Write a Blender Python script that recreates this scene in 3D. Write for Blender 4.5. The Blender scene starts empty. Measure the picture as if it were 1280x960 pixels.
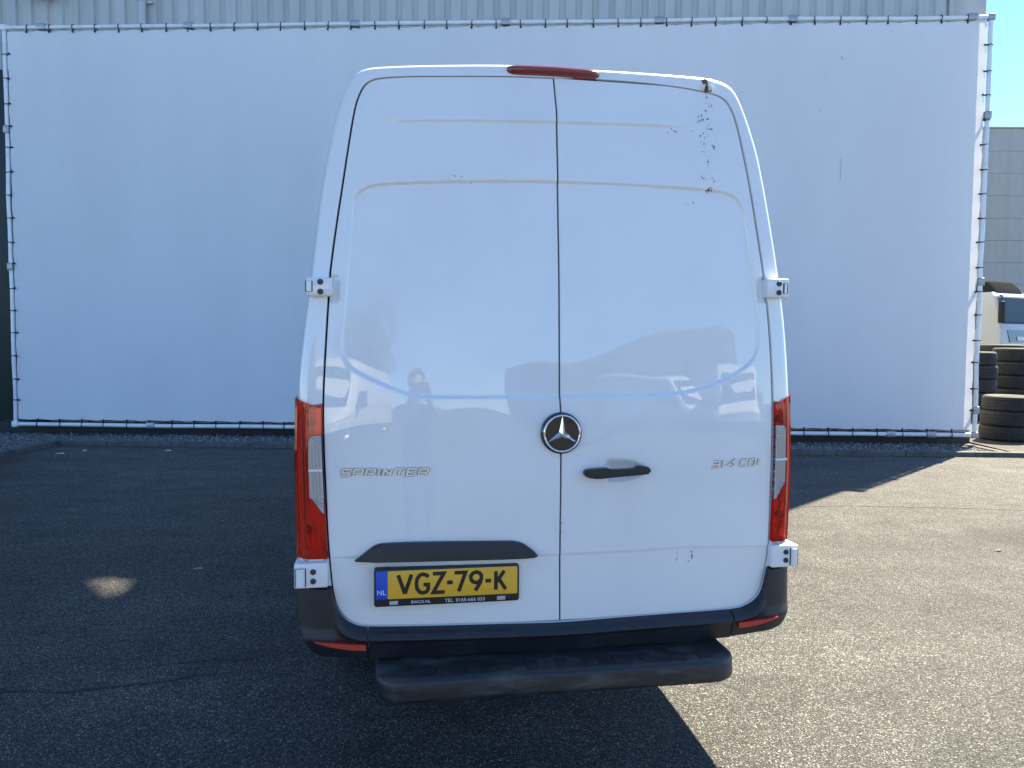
import bpy, bmesh, math, random
import numpy as np
from mathutils import Vector, Matrix
random.seed(7); rng = np.random.default_rng(7)
scn = bpy.context.scene
COL = scn.collection

# ---------------------------------------------------------------- camera
PITCH, ROLL, CAM_H = 0.0561, 0.0068, 1.65
fw = Vector((0, math.cos(PITCH), -math.sin(PITCH))); rt = Vector((1, 0, 0)); up = rt.cross(fw)
cr, sr = math.cos(ROLL), math.sin(ROLL)
rt2 = rt * cr + up * sr; up2 = up * cr - rt * sr
cam = bpy.data.cameras.new("camera"); cam.sensor_width = 36.0; cam.lens = 961.0 / 1280.0 * 36.0
cam.clip_start = 0.05; cam.clip_end = 2000.0
cam_o = bpy.data.objects.new("camera", cam); COL.objects.link(cam_o)
M3 = Matrix((rt2, up2, -fw)).transposed()
cam_o.matrix_world = Matrix.Translation((0, 0, CAM_H)) @ M3.to_4x4()
scn.camera = cam_o

# ---------------------------------------------------------------- light
SUN_AZ, SUN_EL = math.radians(44.0), math.radians(54.0)      # azimuth from +Y towards +X
world = bpy.data.worlds.new("World"); scn.world = world; world.use_nodes = True
wn = world.node_tree.nodes; wl = world.node_tree.links
sky = wn.new("ShaderNodeTexSky"); sky.sky_type = 'NISHITA'; sky.sun_disc = False
sky.sun_elevation = SUN_EL; sky.sun_rotation = SUN_AZ
sky.altitude = 1200.0; sky.air_density = 0.86; sky.dust_density = 0.0; sky.ozone_density = 3.0
bg = wn["Background"]; tint = wn.new("ShaderNodeMix"); tint.data_type = 'RGBA'; tint.blend_type = 'MULTIPLY'; tint.inputs[0].default_value = 1.0
tint.inputs[7].default_value = (0.84, 0.99, 1.10, 1)                       # the photograph's cool daylight balance, whole sky alike
wl.new(sky.outputs[0], tint.inputs[6]); wl.new(tint.outputs[2], bg.inputs[0]); bg.inputs[1].default_value = 0.068
sun = bpy.data.lights.new("sun", 'SUN'); sun.energy = 4.3; sun.angle = math.radians(0.53); sun.color = (1.0, 0.88, 0.66)
sun_o = bpy.data.objects.new("sun", sun); COL.objects.link(sun_o)
sv = Vector((math.sin(SUN_AZ) * math.cos(SUN_EL), math.cos(SUN_AZ) * math.cos(SUN_EL), math.sin(SUN_EL)))
sun_o.rotation_euler = (-sv).to_track_quat('-Z', 'Y').to_euler()
scn.view_settings.view_transform = 'Standard'; scn.view_settings.look = 'None'
scn.view_settings.exposure = 2.27; scn.view_settings.gamma = 1.0
scn.view_settings.use_curve_mapping = False

# ---------------------------------------------------------------- materials
def mat(name, color=(.5, .5, .5), rough=.5, metal=0., coat=0., coat_rough=.03, spec=.5):
    m = bpy.data.materials.new(name); m.use_nodes = True
    b = m.node_tree.nodes["Principled BSDF"]
    b.inputs["Base Color"].default_value = (*color, 1); b.inputs["Roughness"].default_value = rough
    b.inputs["Metallic"].default_value = metal; b.inputs["Coat Weight"].default_value = coat
    b.inputs["Coat Roughness"].default_value = coat_rough; b.inputs["Specular IOR Level"].default_value = spec
    return m
class NT:
    def __init__(s, m): s.t = m.node_tree; s.b = s.t.nodes.get("Principled BSDF")
    def n(s, typ, **kw):
        x = s.t.nodes.new(typ)
        for k, v in kw.items(): setattr(x, k, v)
        return x
    def l(s, a, b): s.t.links.new(a, b)
    def obj(s): return s.n("ShaderNodeTexCoord").outputs["Object"]
    def noise(s, scale, detail=4, rough=.55, co=None, stretch=None):
        co = co or s.obj()
        if stretch:
            mp = s.n("ShaderNodeMapping"); mp.inputs["Scale"].default_value = stretch; s.l(co, mp.inputs[0]); co = mp.outputs[0]
        x = s.n("ShaderNodeTexNoise"); x.inputs["Scale"].default_value = scale; x.inputs["Detail"].default_value = detail
        x.inputs["Roughness"].default_value = rough; s.l(co, x.inputs["Vector"]); return x.outputs["Fac"]
    def voro(s, scale, feature='F1', out="Distance", co=None, rnd=1.):
        x = s.n("ShaderNodeTexVoronoi", feature=feature); x.inputs["Scale"].default_value = scale
        x.inputs["Randomness"].default_value = rnd
        s.l(co or s.obj(), x.inputs["Vector"]); return x.outputs[out]
    def ramp(s, fac, stops, interp='LINEAR'):
        x = s.n("ShaderNodeValToRGB"); x.color_ramp.interpolation = interp; e = x.color_ramp.elements
        while len(e) < len(stops): e.new(.5)
        for i, (p, c) in enumerate(stops):
            e[i].position = p; e[i].color = (*c, 1) if not isinstance(c, (int, float)) else (c, c, c, 1)
        s.l(fac, x.inputs[0]); return x.outputs[0]
    def mix(s, a, b, fac, mode='MIX'):
        x = s.n("ShaderNodeMix", data_type='RGBA', blend_type=mode)
        for v, i in ((a, 6), (b, 7)):
            if isinstance(v, tuple): x.inputs[i].default_value = (*v, 1)
            else: s.l(v, x.inputs[i])
        if isinstance(fac, (int, float)): x.inputs[0].default_value = fac
        else: s.l(fac, x.inputs[0])
        return x.outputs[2]
    def math(s, op, a, b=None):
        x = s.n("ShaderNodeMath", operation=op)
        for i, v in enumerate((a, b)):
            if v is None: continue
            if isinstance(v, (int, float)): x.inputs[i].default_value = v
            else: s.l(v, x.inputs[i])
        return x.outputs[0]
    def bump(s, h, strength=.3, dist=.01, prev=None):
        x = s.n("ShaderNodeBump"); x.inputs["Strength"].default_value = strength; x.inputs["Distance"].default_value = dist
        s.l(h, x.inputs["Height"])
        if prev is not None: s.l(prev, x.inputs["Normal"])
        return x.outputs[0]
    def set(s, **kw):
        for k, v in kw.items():
            i = s.b.inputs[k.replace("_", " ")]
            if isinstance(v, (int, float)): i.default_value = v
            elif isinstance(v, tuple): i.default_value = (*v, 1)
            else: s.l(v, i)

# van paint: white, glossy coat, a little road film
m_paint = mat("white_van_paint", (.80, .80, .79), .42, coat=1., coat_rough=.02)
m_paint.node_tree.nodes['Principled BSDF'].inputs['Coat IOR'].default_value = 1.6
t = NT(m_paint)
film = t.noise(2.3, 6, .6); fine = t.noise(60, 3, .6)
c = t.mix((.81, .81, .80), (.72, .71, .685), t.ramp(film, [(.45, 0.), (.8, .6)]))
t.set(Base_Color=c, Coat_Roughness=t.ramp(film, [(.3, .004), (.8, .022)]))
# black bumper plastic
m_plastic = mat("black_bumper_plastic", (.016, .017, .019), .42)
t = NT(m_plastic)
dust = t.noise(5, 6, .62); g = t.noise(900, 2, .5)
t.set(Base_Color=t.mix((.011, .013, .017), (.035, .035, .036), t.ramp(dust, [(.5, 0.), (.85, .7)])),
      Roughness=t.ramp(dust, [(.3, .36), (.8, .6)]), Normal=t.bump(g, .12, .001))
m_step = mat("scuffed_step_plastic", (.02, .021, .024), .4)
t = NT(m_step)
dust = t.noise(9, 7, .68, stretch=(.6, 1, 2.5)); sc = t.noise(40, 5, .7, stretch=(.25, 1, 3))
c1 = t.mix((.016, .018, .022), (.13, .125, .11), t.ramp(dust, [(.48, 0.), (.78, .7)]))
t.set(Base_Color=t.mix(c1, (.16, .155, .145), t.ramp(sc, [(.66, 0.), (.74, .6)])), Roughness=t.ramp(dust, [(.3, .28), (.7, .6)]),
      Normal=t.bump(sc, .25, .002))
m_black = mat("black_gap_rubber", (.008, .008, .009), .7)
m_trim = mat("grained_black_trim", (.012, .015, .018), .42)
m_gloss_black = mat("gloss_black", (.008, .010, .012), .08, coat=1.)
m_chrome = mat("chrome", (.82, .82, .82), .10, 1.)
m_badge = mat("satin_chrome_badge", (.97, .95, .88), .25, .5)
m_bolt = mat("painted_bolt", (.06, .068, .07), .45, .3)
m_rubber = mat("tyre_rubber", (.02, .02, .021), .75)
t = NT(m_rubber); d = t.noise(9, 6, .65); t.set(Base_Color=t.mix((.014, .014, .015), (.045, .043, .04), t.ramp(d, [(.42, 0.), (.8, .8)])))
m_deflector = mat('dull_grey_plastic', (.035, .038, .04), 1., spec=0.)
m_wheel = mat("wheel_rubber", (.010, .010, .011), .8, spec=.1)
m_rim = mat("steel_rim", (.35, .35, .36), .4, .7)
m_glass = mat("dark_vehicle_glass", (.02, .025, .027), .05, coat=1.)
def lens(name, col, rough=.03):
    m = bpy.data.materials.new(name); m.use_nodes = True; nt = m.node_tree; nt.nodes.clear()
    o = nt.nodes.new("ShaderNodeOutputMaterial"); tr = nt.nodes.new("ShaderNodeBsdfTransparent"); tr.inputs[0].default_value = (*col, 1)
    gl = nt.nodes.new("ShaderNodeBsdfGlossy"); gl.inputs["Roughness"].default_value = rough
    fr = nt.nodes.new("ShaderNodeFresnel"); fr.inputs[0].default_value = 1.5
    mx = nt.nodes.new("ShaderNodeMixShader"); nt.links.new(fr.outputs[0], mx.inputs[0])
    nt.links.new(tr.outputs[0], mx.inputs[1]); nt.links.new(gl.outputs[0], mx.inputs[2]); nt.links.new(mx.outputs[0], o.inputs[0])
    return m
m_red_lens = lens("red_lens_plastic", (.95, .09, .042))
m_clear_lens = lens("clear_lens_plastic", (.86, .86, .84))
m_reflector = mat("lamp_reflector", (.90, .90, .90), .3, .1)
m_red_solid = mat("red_reflex_plastic", (.50, .022, .015), .25, coat=1.)
m_brake = mat("dark_red_lamp", (.20, .008, .014), .2, coat=1.)
m_yellow = mat("yellow_reflective_plate", (.82, .44, .03), .4)
m_blue = mat("blue_plate_band", (.006, .075, .50), .4)
m_letter = mat("black_plate_paint", (.010, .011, .013), .4)
m_white_print = mat("white_print", (.75, .76, .77), .5)
m_grey_print = mat("grey_print", (.45, .45, .44), .6)
m_chip = mat("bare_metal_chip", (.035, .04, .05), .6)
m_rust = mat("torn_metal_edge", (.12, .085, .06), .6, .3)
m_white_metal = mat("white_coated_steel_tube", (.80, .81, .82), .3, coat=.5)
t = NT(m_white_metal); d = t.noise(6, 5, .6, stretch=(1, 1, 1)); t.set(Base_Color=t.mix((.80, .81, .82), (.55, .56, .56), t.ramp(d, [(.5, 0.), (.8, .7)])))
m_clamp = mat("galvanised_clamp", (.38, .39, .40), .45, .8)
m_tie = mat("black_rubber_tie", (.01, .01, .011), .5)
# banner cloth: matt white, lets light through
m_cloth = bpy.data.materials.new("white_banner_cloth"); m_cloth.use_nodes = True
t = NT(m_cloth); t.set(Roughness=.55, Specular_IOR_Level=.35)
d = t.noise(.8, 6, .6, stretch=(1, 1, .35)); dd = t.noise(14, 4, .6)
t.set(Base_Color=t.mix((.86, .86, .86), (.80, .80, .805), t.ramp(d, [(.4, 0.), (.75, 1.)])))
wr = t.noise(1.1, 3, .5, stretch=(1.2, 1, .45)); weave = t.noise(400, 2, .5)
t.set(Normal=t.bump(wr, .34, .06))
trl = t.n("ShaderNodeBsdfTranslucent"); trl.inputs[0].default_value = (.8, .8, .78, 1)
ms = t.n("ShaderNodeMixShader"); ms.inputs[0].default_value = .16
t.l(t.b.outputs[0], ms.inputs[1]); t.l(trl.outputs[0], ms.inputs[2]); t.l(ms.outputs[0], t.t.nodes["Material Output"].inputs[0])
m_scuff = mat('grey_scuff', (.52, .54, .56), .7)
# cladding
m_clad = mat("grey_painted_cladding", (.42, .44, .44), .45)
t = NT(m_clad); d = t.noise(1.2, 6, .6, stretch=(2.5, 1, .4)); t.set(Base_Color=t.mix((.52, .525, .50), (.42, .425, .405), t.ramp(d, [(.4, 0.), (.75, 1.)])))
m_darkgreen = mat("dark_green_panel", (.012, .024, .022), .5)
m_pipe = mat("grey_plastic_pipe", (.50, .52, .55), .4)
m_conc = mat("weathered_concrete_panel", (.30, .30, .28), .85)
t = NT(m_conc); d = t.noise(.5, 7, .65, stretch=(1.6, 1, .35)); s2 = t.noise(9, 5, .6)
cc = t.mix((.48, .48, .45), (.33, .335, .315), t.ramp(d, [(.38, 0.), (.72, 1.)])); t.set(Base_Color=t.mix(cc, (.38, .38, .35), t.ramp(s2, [(.45, 0.), (.75, .5)])), Normal=t.bump(s2, .3, .01))
m_kerb = mat("concrete_kerb", (.34, .33, .31), .85)
t = NT(m_kerb); d = t.noise(7, 6, .65); t.set(Base_Color=t.mix((.12, .117, .108), (.05, .05, .046), t.ramp(d, [(.35, 0.), (.75, 1.)])), Normal=t.bump(d, .3, .01))
m_stone = mat("grey_gravel_stone", (.2, .2, .2), .85)
t = NT(m_stone); oi = t.voro(30, 'F1', "Color"); t.set(Base_Color=t.ramp(oi, [(0., (.07, .07, .075)), (.5, (.17, .17, .17)), (1., (.38, .37, .35))]))
m_bed = mat("gravel_bed_soil", (.07, .068, .063), .95)
t = NT(m_bed); d = t.voro(38, 'F1', "Color"); t.set(Base_Color=t.ramp(d, [(0., (.05, .05, .05)), (1., (.17, .165, .155))]), Normal=t.bump(t.voro(38), .6, .02))
m_screen = mat('truck_windscreen_glass', (.045, .06, .055), .08, spec=.35)
m_plinth = mat('dark_plinth', (.03, .032, .034), .8)
m_truck = mat("white_truck_paint", (.5, .505, .50), .35, coat=.5)
m_cream = mat("pale_truck_trim", (.55, .56, .53), .5)
# asphalt: worn open aggregate in dark bitumen, with stains, tyre wear and patches
def asphalt(name, k=1.):
    m = mat(name, (.06, .06, .06), .8, spec=.4); t = NT(m); co = t.obj(); K = lambda *c: tuple(k * x for x in c)
    big = t.noise(.28, 5, .6, co); mid = t.noise(2.4, 6, .65, co); sp = t.noise(22, 4, .6, co); streak = t.noise(.9, 5, .6, co, stretch=(.35, 2.2, 1)); stain = t.noise(.55, 3, .45, co)
    v1 = t.voro(135, 'F1', "Color", co); v1d = t.voro(135, 'F1', "Distance", co); v2 = t.voro(290, 'F1', "Color", co)
    sep = t.n("ShaderNodeSeparateColor"); t.l(v1, sep.inputs[0]); sep2 = t.n("ShaderNodeSeparateColor"); t.l(v2, sep2.inputs[0])
    st = t.ramp(sep.outputs[0], [(0., K(.012, .013, .014)), (.35, K(.032, .033, .033)), (.65, K(.066, .066, .063)), (.85, K(.13, .128, .118)), (1., K(.34, .33, .29))])
    fi = t.ramp(sep2.outputs[0], [(0., K(.015, .016, .017)), (.55, K(.055, .055, .053)), (.85, K(.12, .118, .108)), (1., K(.25, .245, .22))])
    c = t.mix(st, fi, t.ramp(sp, [(.4, .15), (.6, .55)]))
    c = t.mix(c, (.004, .004, .004), t.ramp(v1d, [(.34, 0.), (.60, .75)]))
    c = t.mix(c, t.ramp(mid, [(.3, .66), (.7, 1.2)]), 1., 'MULTIPLY')
    c = t.mix(c, t.ramp(big, [(.32, .74), (.68, 1.18)]), 1., 'MULTIPLY')
    c = t.mix(c, t.ramp(streak, [(.35, .80), (.6, 1.08)]), 1., 'MULTIPLY')
    c = t.mix(c, t.ramp(stain, [(.27, .50), (.36, 1.)]), 1., 'MULTIPLY')
    h = t.math('SUBTRACT', 1., v1d)
    n1 = t.bump(h, .9, .008); n2 = t.bump(sep2.outputs[1], .6, .003, n1); n3 = t.bump(mid, .5, .012, n2)
    t.set(Base_Color=c, Normal=n3, Roughness=t.ramp(sep.outputs[1], [(0., .5), (1., .9)]))
    return m
m_asphalt = asphalt("worn_asphalt", 1.78)
m_yard = asphalt("pale_yard_paving", 1.7)
m_tar = mat("tar_joint", (.012, .012, .013), .6)
m_leaf = mat("dry_litter", (.30, .27, .20), .8)

# ---------------------------------------------------------------- helpers
def tag(o, label=None, cat=None, group=None, kind=None):
    if label: o['label'] = label
    if cat: o['category'] = cat
    if group: o['group'] = group
    if kind: o['kind'] = kind
    return o
def empty(name, loc=(0, 0, 0), rz=0., **kw):
    o = bpy.data.objects.new(name, None); COL.objects.link(o); o.location = loc; o.rotation_euler = (0, 0, rz)
    return tag(o, **kw)
def link(name, me, m=None, parent=None):
    if m is not None and not me.materials: me.materials.append(m)
    o = bpy.data.objects.new(name, me); COL.objects.link(o)
    if parent is not None: o.parent = parent
    return o
def mesh_obj(name, verts, faces, m=None, parent=None, smooth=False, normals=None):
    me = bpy.data.meshes.new(name); me.from_pydata([tuple(map(float, v)) for v in verts], [], [tuple(map(int, f)) for f in faces]); me.update()
    if smooth: me.polygons.foreach_set("use_smooth", [True] * len(me.polygons))
    if normals is not None: me.normals_split_custom_set_from_vertices([tuple(map(float, n)) for n in normals])
    return link(name, me, m, parent)
def bm_obj(name, bm, m=None, parent=None, smooth_angle=None):
    me = bpy.data.meshes.new(name); bmesh.ops.recalc_face_normals(bm, faces=bm.faces[:])
    if smooth_angle is not None:
        for f in bm.faces: f.smooth = True
        for e in bm.edges:
            if len(e.link_faces) == 2 and e.calc_face_angle(0) > math.radians(smooth_angle): e.smooth = False
    bm.to_mesh(me); bm.free(); return link(name, me, m, parent)
def add_box(bm, x0, x1, y0, y1, z0, z1, bevel=0., segs=2):
    r = bmesh.ops.create_cube(bm, size=1.0); vs = r['verts']
    for v in vs: v.co = Vector((x0 + (v.co.x + .5) * (x1 - x0), y0 + (v.co.y + .5) * (y1 - y0), z0 + (v.co.z + .5) * (z1 - z0)))
    if bevel > 0:
        es = list({e for v in vs for e in v.link_edges})
        bmesh.ops.bevel(bm, geom=es, offset=bevel, segments=segs, affect='EDGES', profile=.5)
def box_obj(name, x0, x1, y0, y1, z0, z1, m, parent=None, bevel=0., segs=2):
    bm = bmesh.new(); add_box(bm, x0, x1, y0, y1, z0, z1, bevel, segs); return bm_obj(name, bm, m, parent, 35)
def add_tube(bm, pts, r, seg=12, caps=True):
    pts = [Vector(p) for p in pts]; rings = []
    for i, p in enumerate(pts):
        d = (pts[min(i + 1, len(pts) - 1)] - pts[max(i - 1, 0)]).normalized()
        a = d.cross(Vector((0, 0, 1)) if abs(d.z) < .9 else Vector((1, 0, 0))).normalized(); b = d.cross(a)
        rr = r[i] if isinstance(r, (list, tuple)) else r
        rings.append([bm.verts.new(p + (a * math.cos(2 * math.pi * k / seg) + b * math.sin(2 * math.pi * k / seg)) * rr) for k in range(seg)])
    for A, B in zip(rings, rings[1:]):
        for k in range(seg): bm.faces.new((A[k], A[(k + 1) % seg], B[(k + 1) % seg], B[k]))
    if caps: bm.faces.new(rings[0]); bm.faces.new(rings[-1][::-1])
def tube_obj(name, pts, r, m, parent=None, seg=12):
    bm = bmesh.new(); add_tube(bm, pts, r, seg); return bm_obj(name, bm, m, parent, 40)
def add_lathe(bm, prof, seg=40, axis='Z', origin=(0, 0, 0), cap=False):
    o = Vector(origin); rings = []
    for r, h in prof:
        ring = []
        for k in range(seg):
            a = 2 * math.pi * k / seg; c, s = r * math.cos(a), r * math.sin(a)
            ring.append(bm.verts.new(o + (Vector((c, s, h)) if axis == 'Z' else Vector((c, h, s)) if axis == 'Y' else Vector((h, c, s)))))
        rings.append(ring)
    for A, B in zip(rings, rings[1:]):
        for k in range(seg): bm.faces.new((A[k], A[(k + 1) % seg], B[(k + 1) % seg], B[k]))
    if cap: bm.faces.new(rings[0]); bm.faces.new(rings[-1][::-1])
def prism_obj(name, poly, y0, y1, m, parent=None, bevel=0., segs=2):
    """poly in (x,z), extruded along y; y may be callables of (x,z)"""
    bm = bmesh.new(); f0 = y0 if callable(y0) else (lambda x, z: y0); f1 = y1 if callable(y1) else (lambda x, z: y1)
    A = [bm.verts.new((x, f0(x, z), z)) for x, z in poly]; B = [bm.verts.new((x, f1(x, z), z)) for x, z in poly]
    fa = bm.faces.new(A); bm.faces.new(B[::-1]); n = len(poly)
    for i in range(n): bm.faces.new((A[i], B[i], B[(i + 1) % n], A[(i + 1) % n]))
    if bevel > 0: bmesh.ops.bevel(bm, geom=list(fa.edges), offset=bevel, segments=segs, affect='EDGES', profile=.5)
    return bm_obj(name, bm, m, parent, 30)
def chaikin(p, n=2, closed=True):
    p = np.array(p, float)
    for _ in range(n):
        if closed:
            q = np.roll(p, -1, 0); p = np.stack([.75 * p + .25 * q, .25 * p + .75 * q], 1).reshape(-1, 2)
        else:
            a, q = p[:-1], p[1:]; m = np.stack([.75 * a + .25 * q, .25 * a + .75 * q], 1).reshape(-1, 2); p = np.vstack([p[:1], m, p[-1:]])
    return p
def sdf(poly, x, z):
    """signed distance to polygon (negative inside)"""
    poly = np.asarray(poly); d2 = np.full(x.shape, 1e9); ins = np.zeros(x.shape, bool)
    q = np.roll(poly, -1, 0)
    for (ax, az), (bx, bz) in zip(poly, q):
        ex, ez = bx - ax, bz - az; L = ex * ex + ez * ez + 1e-12
        t = np.clip(((x - ax) * ex + (z - az) * ez) / L, 0, 1)
        d2 = np.minimum(d2, (x - ax - t * ex) ** 2 + (z - az - t * ez) ** 2)
        if az != bz:
            c = ((az > z) != (bz > z)) & (x < (bx - ax) * (z - az) / (bz - az) + ax); ins ^= c
    d = np.sqrt(d2); return np.where(ins, -d, d)
def sstep(x): x = np.clip(x, 0, 1); return x * x * (3 - 2 * x)
def span(poly, z):
    xs = []
    for (ax, az), (bx, bz) in zip(poly, np.roll(poly, -1, 0)):
        if (az > z) != (bz > z): xs.append(ax + (bx - ax) * (z - az) / (bz - az))
    return (min(xs), max(xs)) if xs else None
def text_mesh(s, size, bold=0., shear=0., depth=.0005, spacing=1.):
    cu = bpy.data.curves.new("lettering", 'FONT'); cu.body = s; cu.size = size; cu.shear = shear; cu.extrude = depth; cu.offset = bold
    cu.align_x = 'CENTER'; cu.align_y = 'CENTER'; cu.space_character = spacing; cu.resolution_u = 3
    o = bpy.data.objects.new("lettering", cu); COL.objects.link(o)
    me = bpy.data.meshes.new_from_object(o.evaluated_get(bpy.context.evaluated_depsgraph_get()))
    bpy.data.objects.remove(o); bpy.data.curves.remove(cu); return me
def text_obj(name, s, width, x, z, y, m, parent, **kw):
    bpy.context.view_layer.update(); me = text_mesh(s, .1, **kw)
    co = np.array([v.co[:] for v in me.vertices]); w = co[:, 0].max() - co[:, 0].min(); k = width / w
    cx, cy = (co[:, 0].max() + co[:, 0].min()) / 2, (co[:, 1].max() + co[:, 1].min()) / 2
    for v in me.vertices:
        a, b, c = v.co; v.co = (x + (a - cx) * k, y - c, z + (b - cy) * k)
    me.materials.clear(); return link(name, me, m, parent)
def stroke_glyph(strokes, w):
    """closed outline pieces (polygons) of thick polylines with mitred joints, 2-D"""
    out = []
    for st in strokes:
        closed = st[0] == st[-1] and len(st) > 2; p = [np.array(a, float) for a in (st[:-1] if closed else st)]; n = len(p); L, Rr = [], []
        for i in range(n):
            a = p[(i - 1) % n] if closed or i > 0 else None; b = p[(i + 1) % n] if closed or i < n - 1 else None
            d1 = (p[i] - a) / np.linalg.norm(p[i] - a) if a is not None else None
            d2 = (b - p[i]) / np.linalg.norm(b - p[i]) if b is not None else None
            d1 = d2 if d1 is None else d1; d2 = d1 if d2 is None else d2
            n1 = np.array((-d1[1], d1[0])); n2 = np.array((-d2[1], d2[0])); mm = n1 + n2; mm /= np.linalg.norm(mm); k = 1 / max(.5, mm @ n1)
            L.append(p[i] + mm * k * w / 2); Rr.append(p[i] - mm * k * w / 2)
        m = n if closed else n - 1
        for i in range(m): out.append([L[i], L[(i + 1) % n], Rr[(i + 1) % n], Rr[i]])
    return out
def glyph_obj(name, strokes, w, tf, y_front, y_back, m, parent, chamfer=1., tilt=0.):
    bm = bmesh.new()
    for k, st in enumerate(strokes):                      # later strokes a hair proud, so none are coplanar
        for q, qf in zip(stroke_glyph([st], w), stroke_glyph([st], w * chamfer)):
            pts = [tf(*p) for p in q]; ptf = [tf(*p) for p in qf]; yf = y_front - k * .00015
            A = [bm.verts.new((x, yf - tilt * (z - tf(0, .5)[1]), z)) for x, z in ptf]; B = [bm.verts.new((x, y_back, z)) for x, z in pts]
            bm.faces.new(A)
            for i in range(4): bm.faces.new((A[i], B[i], B[(i + 1) % 4], A[(i + 1) % 4]))
    return bm_obj(name, bm, m, parent, 30)

# ================================================================ the van
van = empty("panel_van", (0.1819, 2.8676, 0), 0.1637, label="white high-roof panel van seen from behind, parked in front of the white banner", cat="van")
P_silL = [(-0.977, 0.725), (-0.973, 0.861), (-0.97, 1.131), (-0.966, 1.429), (-0.96, 1.545), (-0.948, 1.648), (-0.932, 1.766), (-0.916, 1.884), (-0.898, 2.047), (-0.878, 2.202), (-0.854, 2.327), (-0.831, 2.45), (-0.813, 2.514), (-0.794, 2.568), (-0.779, 2.599), (-0.763, 2.621), (-0.749, 2.636), (-0.734, 2.645), (-0.713, 2.653), (-0.672, 2.66), (-0.53, 2.672), (-0.349, 2.684), (-0.166, 2.694)]
P_silR = [(1.024, 0.725), (1.01, 0.917), (0.999, 1.151), (0.989, 1.425), (0.978, 1.595), (0.964, 1.759), (0.941, 1.916), (0.918, 2.059), (0.894, 2.192), (0.873, 2.302), (0.849, 2.413), (0.826, 2.482), (0.802, 2.546), (0.776, 2.606), (0.757, 2.643), (0.737, 2.668), (0.716, 2.68), (0.695, 2.688), (0.653, 2.696), (0.6, 2.7), (0.446, 2.698), (0.312, 2.696), (0.175, 2.694), (0.022, 2.694)]
P_seamTop = [(-0.017, 2.638), (-0.185, 2.635), (-0.356, 2.626), (-0.503, 2.619), (-0.59, 2.614), (-0.65, 2.608), (-0.68, 2.603), (-0.701, 2.593), (-0.718, 2.581), (-0.731, 2.559), (-0.745, 2.527), (-0.757, 2.48), (-0.777, 2.356), (-0.796, 2.227), (-0.822, 2.055), (-0.845, 1.88), (-0.849, 1.795), (-0.862, 1.579), (-0.87, 1.408), (-0.867, 1.236), (-0.861, 1.097), (-0.857, 0.968), (-0.849, 0.844), (-0.839, 0.729), (-0.827, 0.68), (-0.81, 0.649), (-0.79, 0.627), (-0.767, 0.613), (-0.743, 0.604), (-0.715, 0.6), (-0.536, 0.597), (-0.366, 0.595), (-0.178, 0.592), (0.007, 0.586)]
P_seamR = [(-0.017, 2.638), (0.155, 2.645), (0.344, 2.644), (0.489, 2.639), (0.561, 2.632), (0.624, 2.625), (0.662, 2.615), (0.682, 2.602), (0.698, 2.586), (0.72, 2.545), (0.738, 2.485), (0.76, 2.388), (0.783, 2.281), (0.814, 2.095), (0.841, 1.924), (0.856, 1.811), (0.873, 1.612), (0.881, 1.396), (0.881, 1.205), (0.878, 1.101), (0.874, 0.861), (0.863, 0.754), (0.844, 0.669), (0.828, 0.639), (0.803, 0.618), (0.771, 0.603), (0.729, 0.594), (0.593, 0.594), (0.424, 0.595), (0.196, 0.592), (0.007, 0.586)]
P_mid = [(-0.017, 2.638), (-0.012, 2.579), (-0.007, 2.513), (-0.003, 2.252), (0.001, 1.894), (0.001, 1.438), (0.005, 1.369), (0.005, 1.083), (0.004, 0.823), (0.007, 0.585)]
P_panel = [(-0.772, 2.012), (-0.767, 2.099), (-0.762, 2.152), (-0.753, 2.175), (-0.736, 2.193), (-0.713, 2.208), (-0.676, 2.219), (-0.592, 2.227), (-0.365, 2.24), (-0.179, 2.247), (-0.017, 2.252), (0.144, 2.253), (0.339, 2.253), (0.484, 2.251), (0.636, 2.246), (0.684, 2.239), (0.719, 2.225), (0.739, 2.206), (0.755, 2.178), (0.773, 2.081), (0.79, 1.97), (0.803, 1.891), (0.813, 1.82), (0.819, 1.739), (0.82, 1.65), (0.812, 1.609), (0.791, 1.575), (0.752, 1.543), (0.703, 1.515), (0.651, 1.493), (0.6, 1.474), (0.539, 1.458), (0.472, 1.447), (0.315, 1.441), (-0.002, 1.437), (-0.301, 1.436), (-0.454, 1.437), (-0.507, 1.44), (-0.559, 1.448), (-0.614, 1.467), (-0.678, 1.494), (-0.723, 1.516), (-0.763, 1.537), (-0.786, 1.559), (-0.8, 1.585), (-0.804, 1.617), (-0.803, 1.649), (-0.792, 1.765), (-0.782, 1.881)]
P_crease = [(-0.678, 2.451), (-0.357, 2.465), (-0.019, 2.476), (0.258, 2.483), (0.527, 2.488)]
P_low = [(-0.849, 0.855), (-0.754, 0.854), (-0.082, 0.845), (0.004, 0.843), (0.256, 0.846), (0.519, 0.849), (0.656, 0.845), (0.869, 0.835)]
P_trim = [(-0.761, 0.842), (-0.747, 0.855), (-0.727, 0.87), (-0.705, 0.888), (-0.68, 0.904), (-0.645, 0.909), (-0.507, 0.911), (-0.189, 0.906), (-0.162, 0.902), (-0.14, 0.895), (-0.113, 0.876), (-0.094, 0.86), (-0.081, 0.843), (-0.144, 0.841), (-0.455, 0.842)]
P_lightL = [(-0.959, 1.434), (-0.873, 1.401), (-0.874, 1.302), (-0.864, 1.081), (-0.856, 0.852), (-0.958, 0.849), (-0.966, 1.246), (-0.97, 1.165), (-0.962, 0.999), (-0.96, 0.883)]
P_lightR = [(0.884, 1.409), (0.952, 1.438), (0.957, 1.243), (0.962, 1.042), (0.959, 0.849), (0.875, 0.848), (0.886, 1.02), (0.884, 1.285)]
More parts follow.
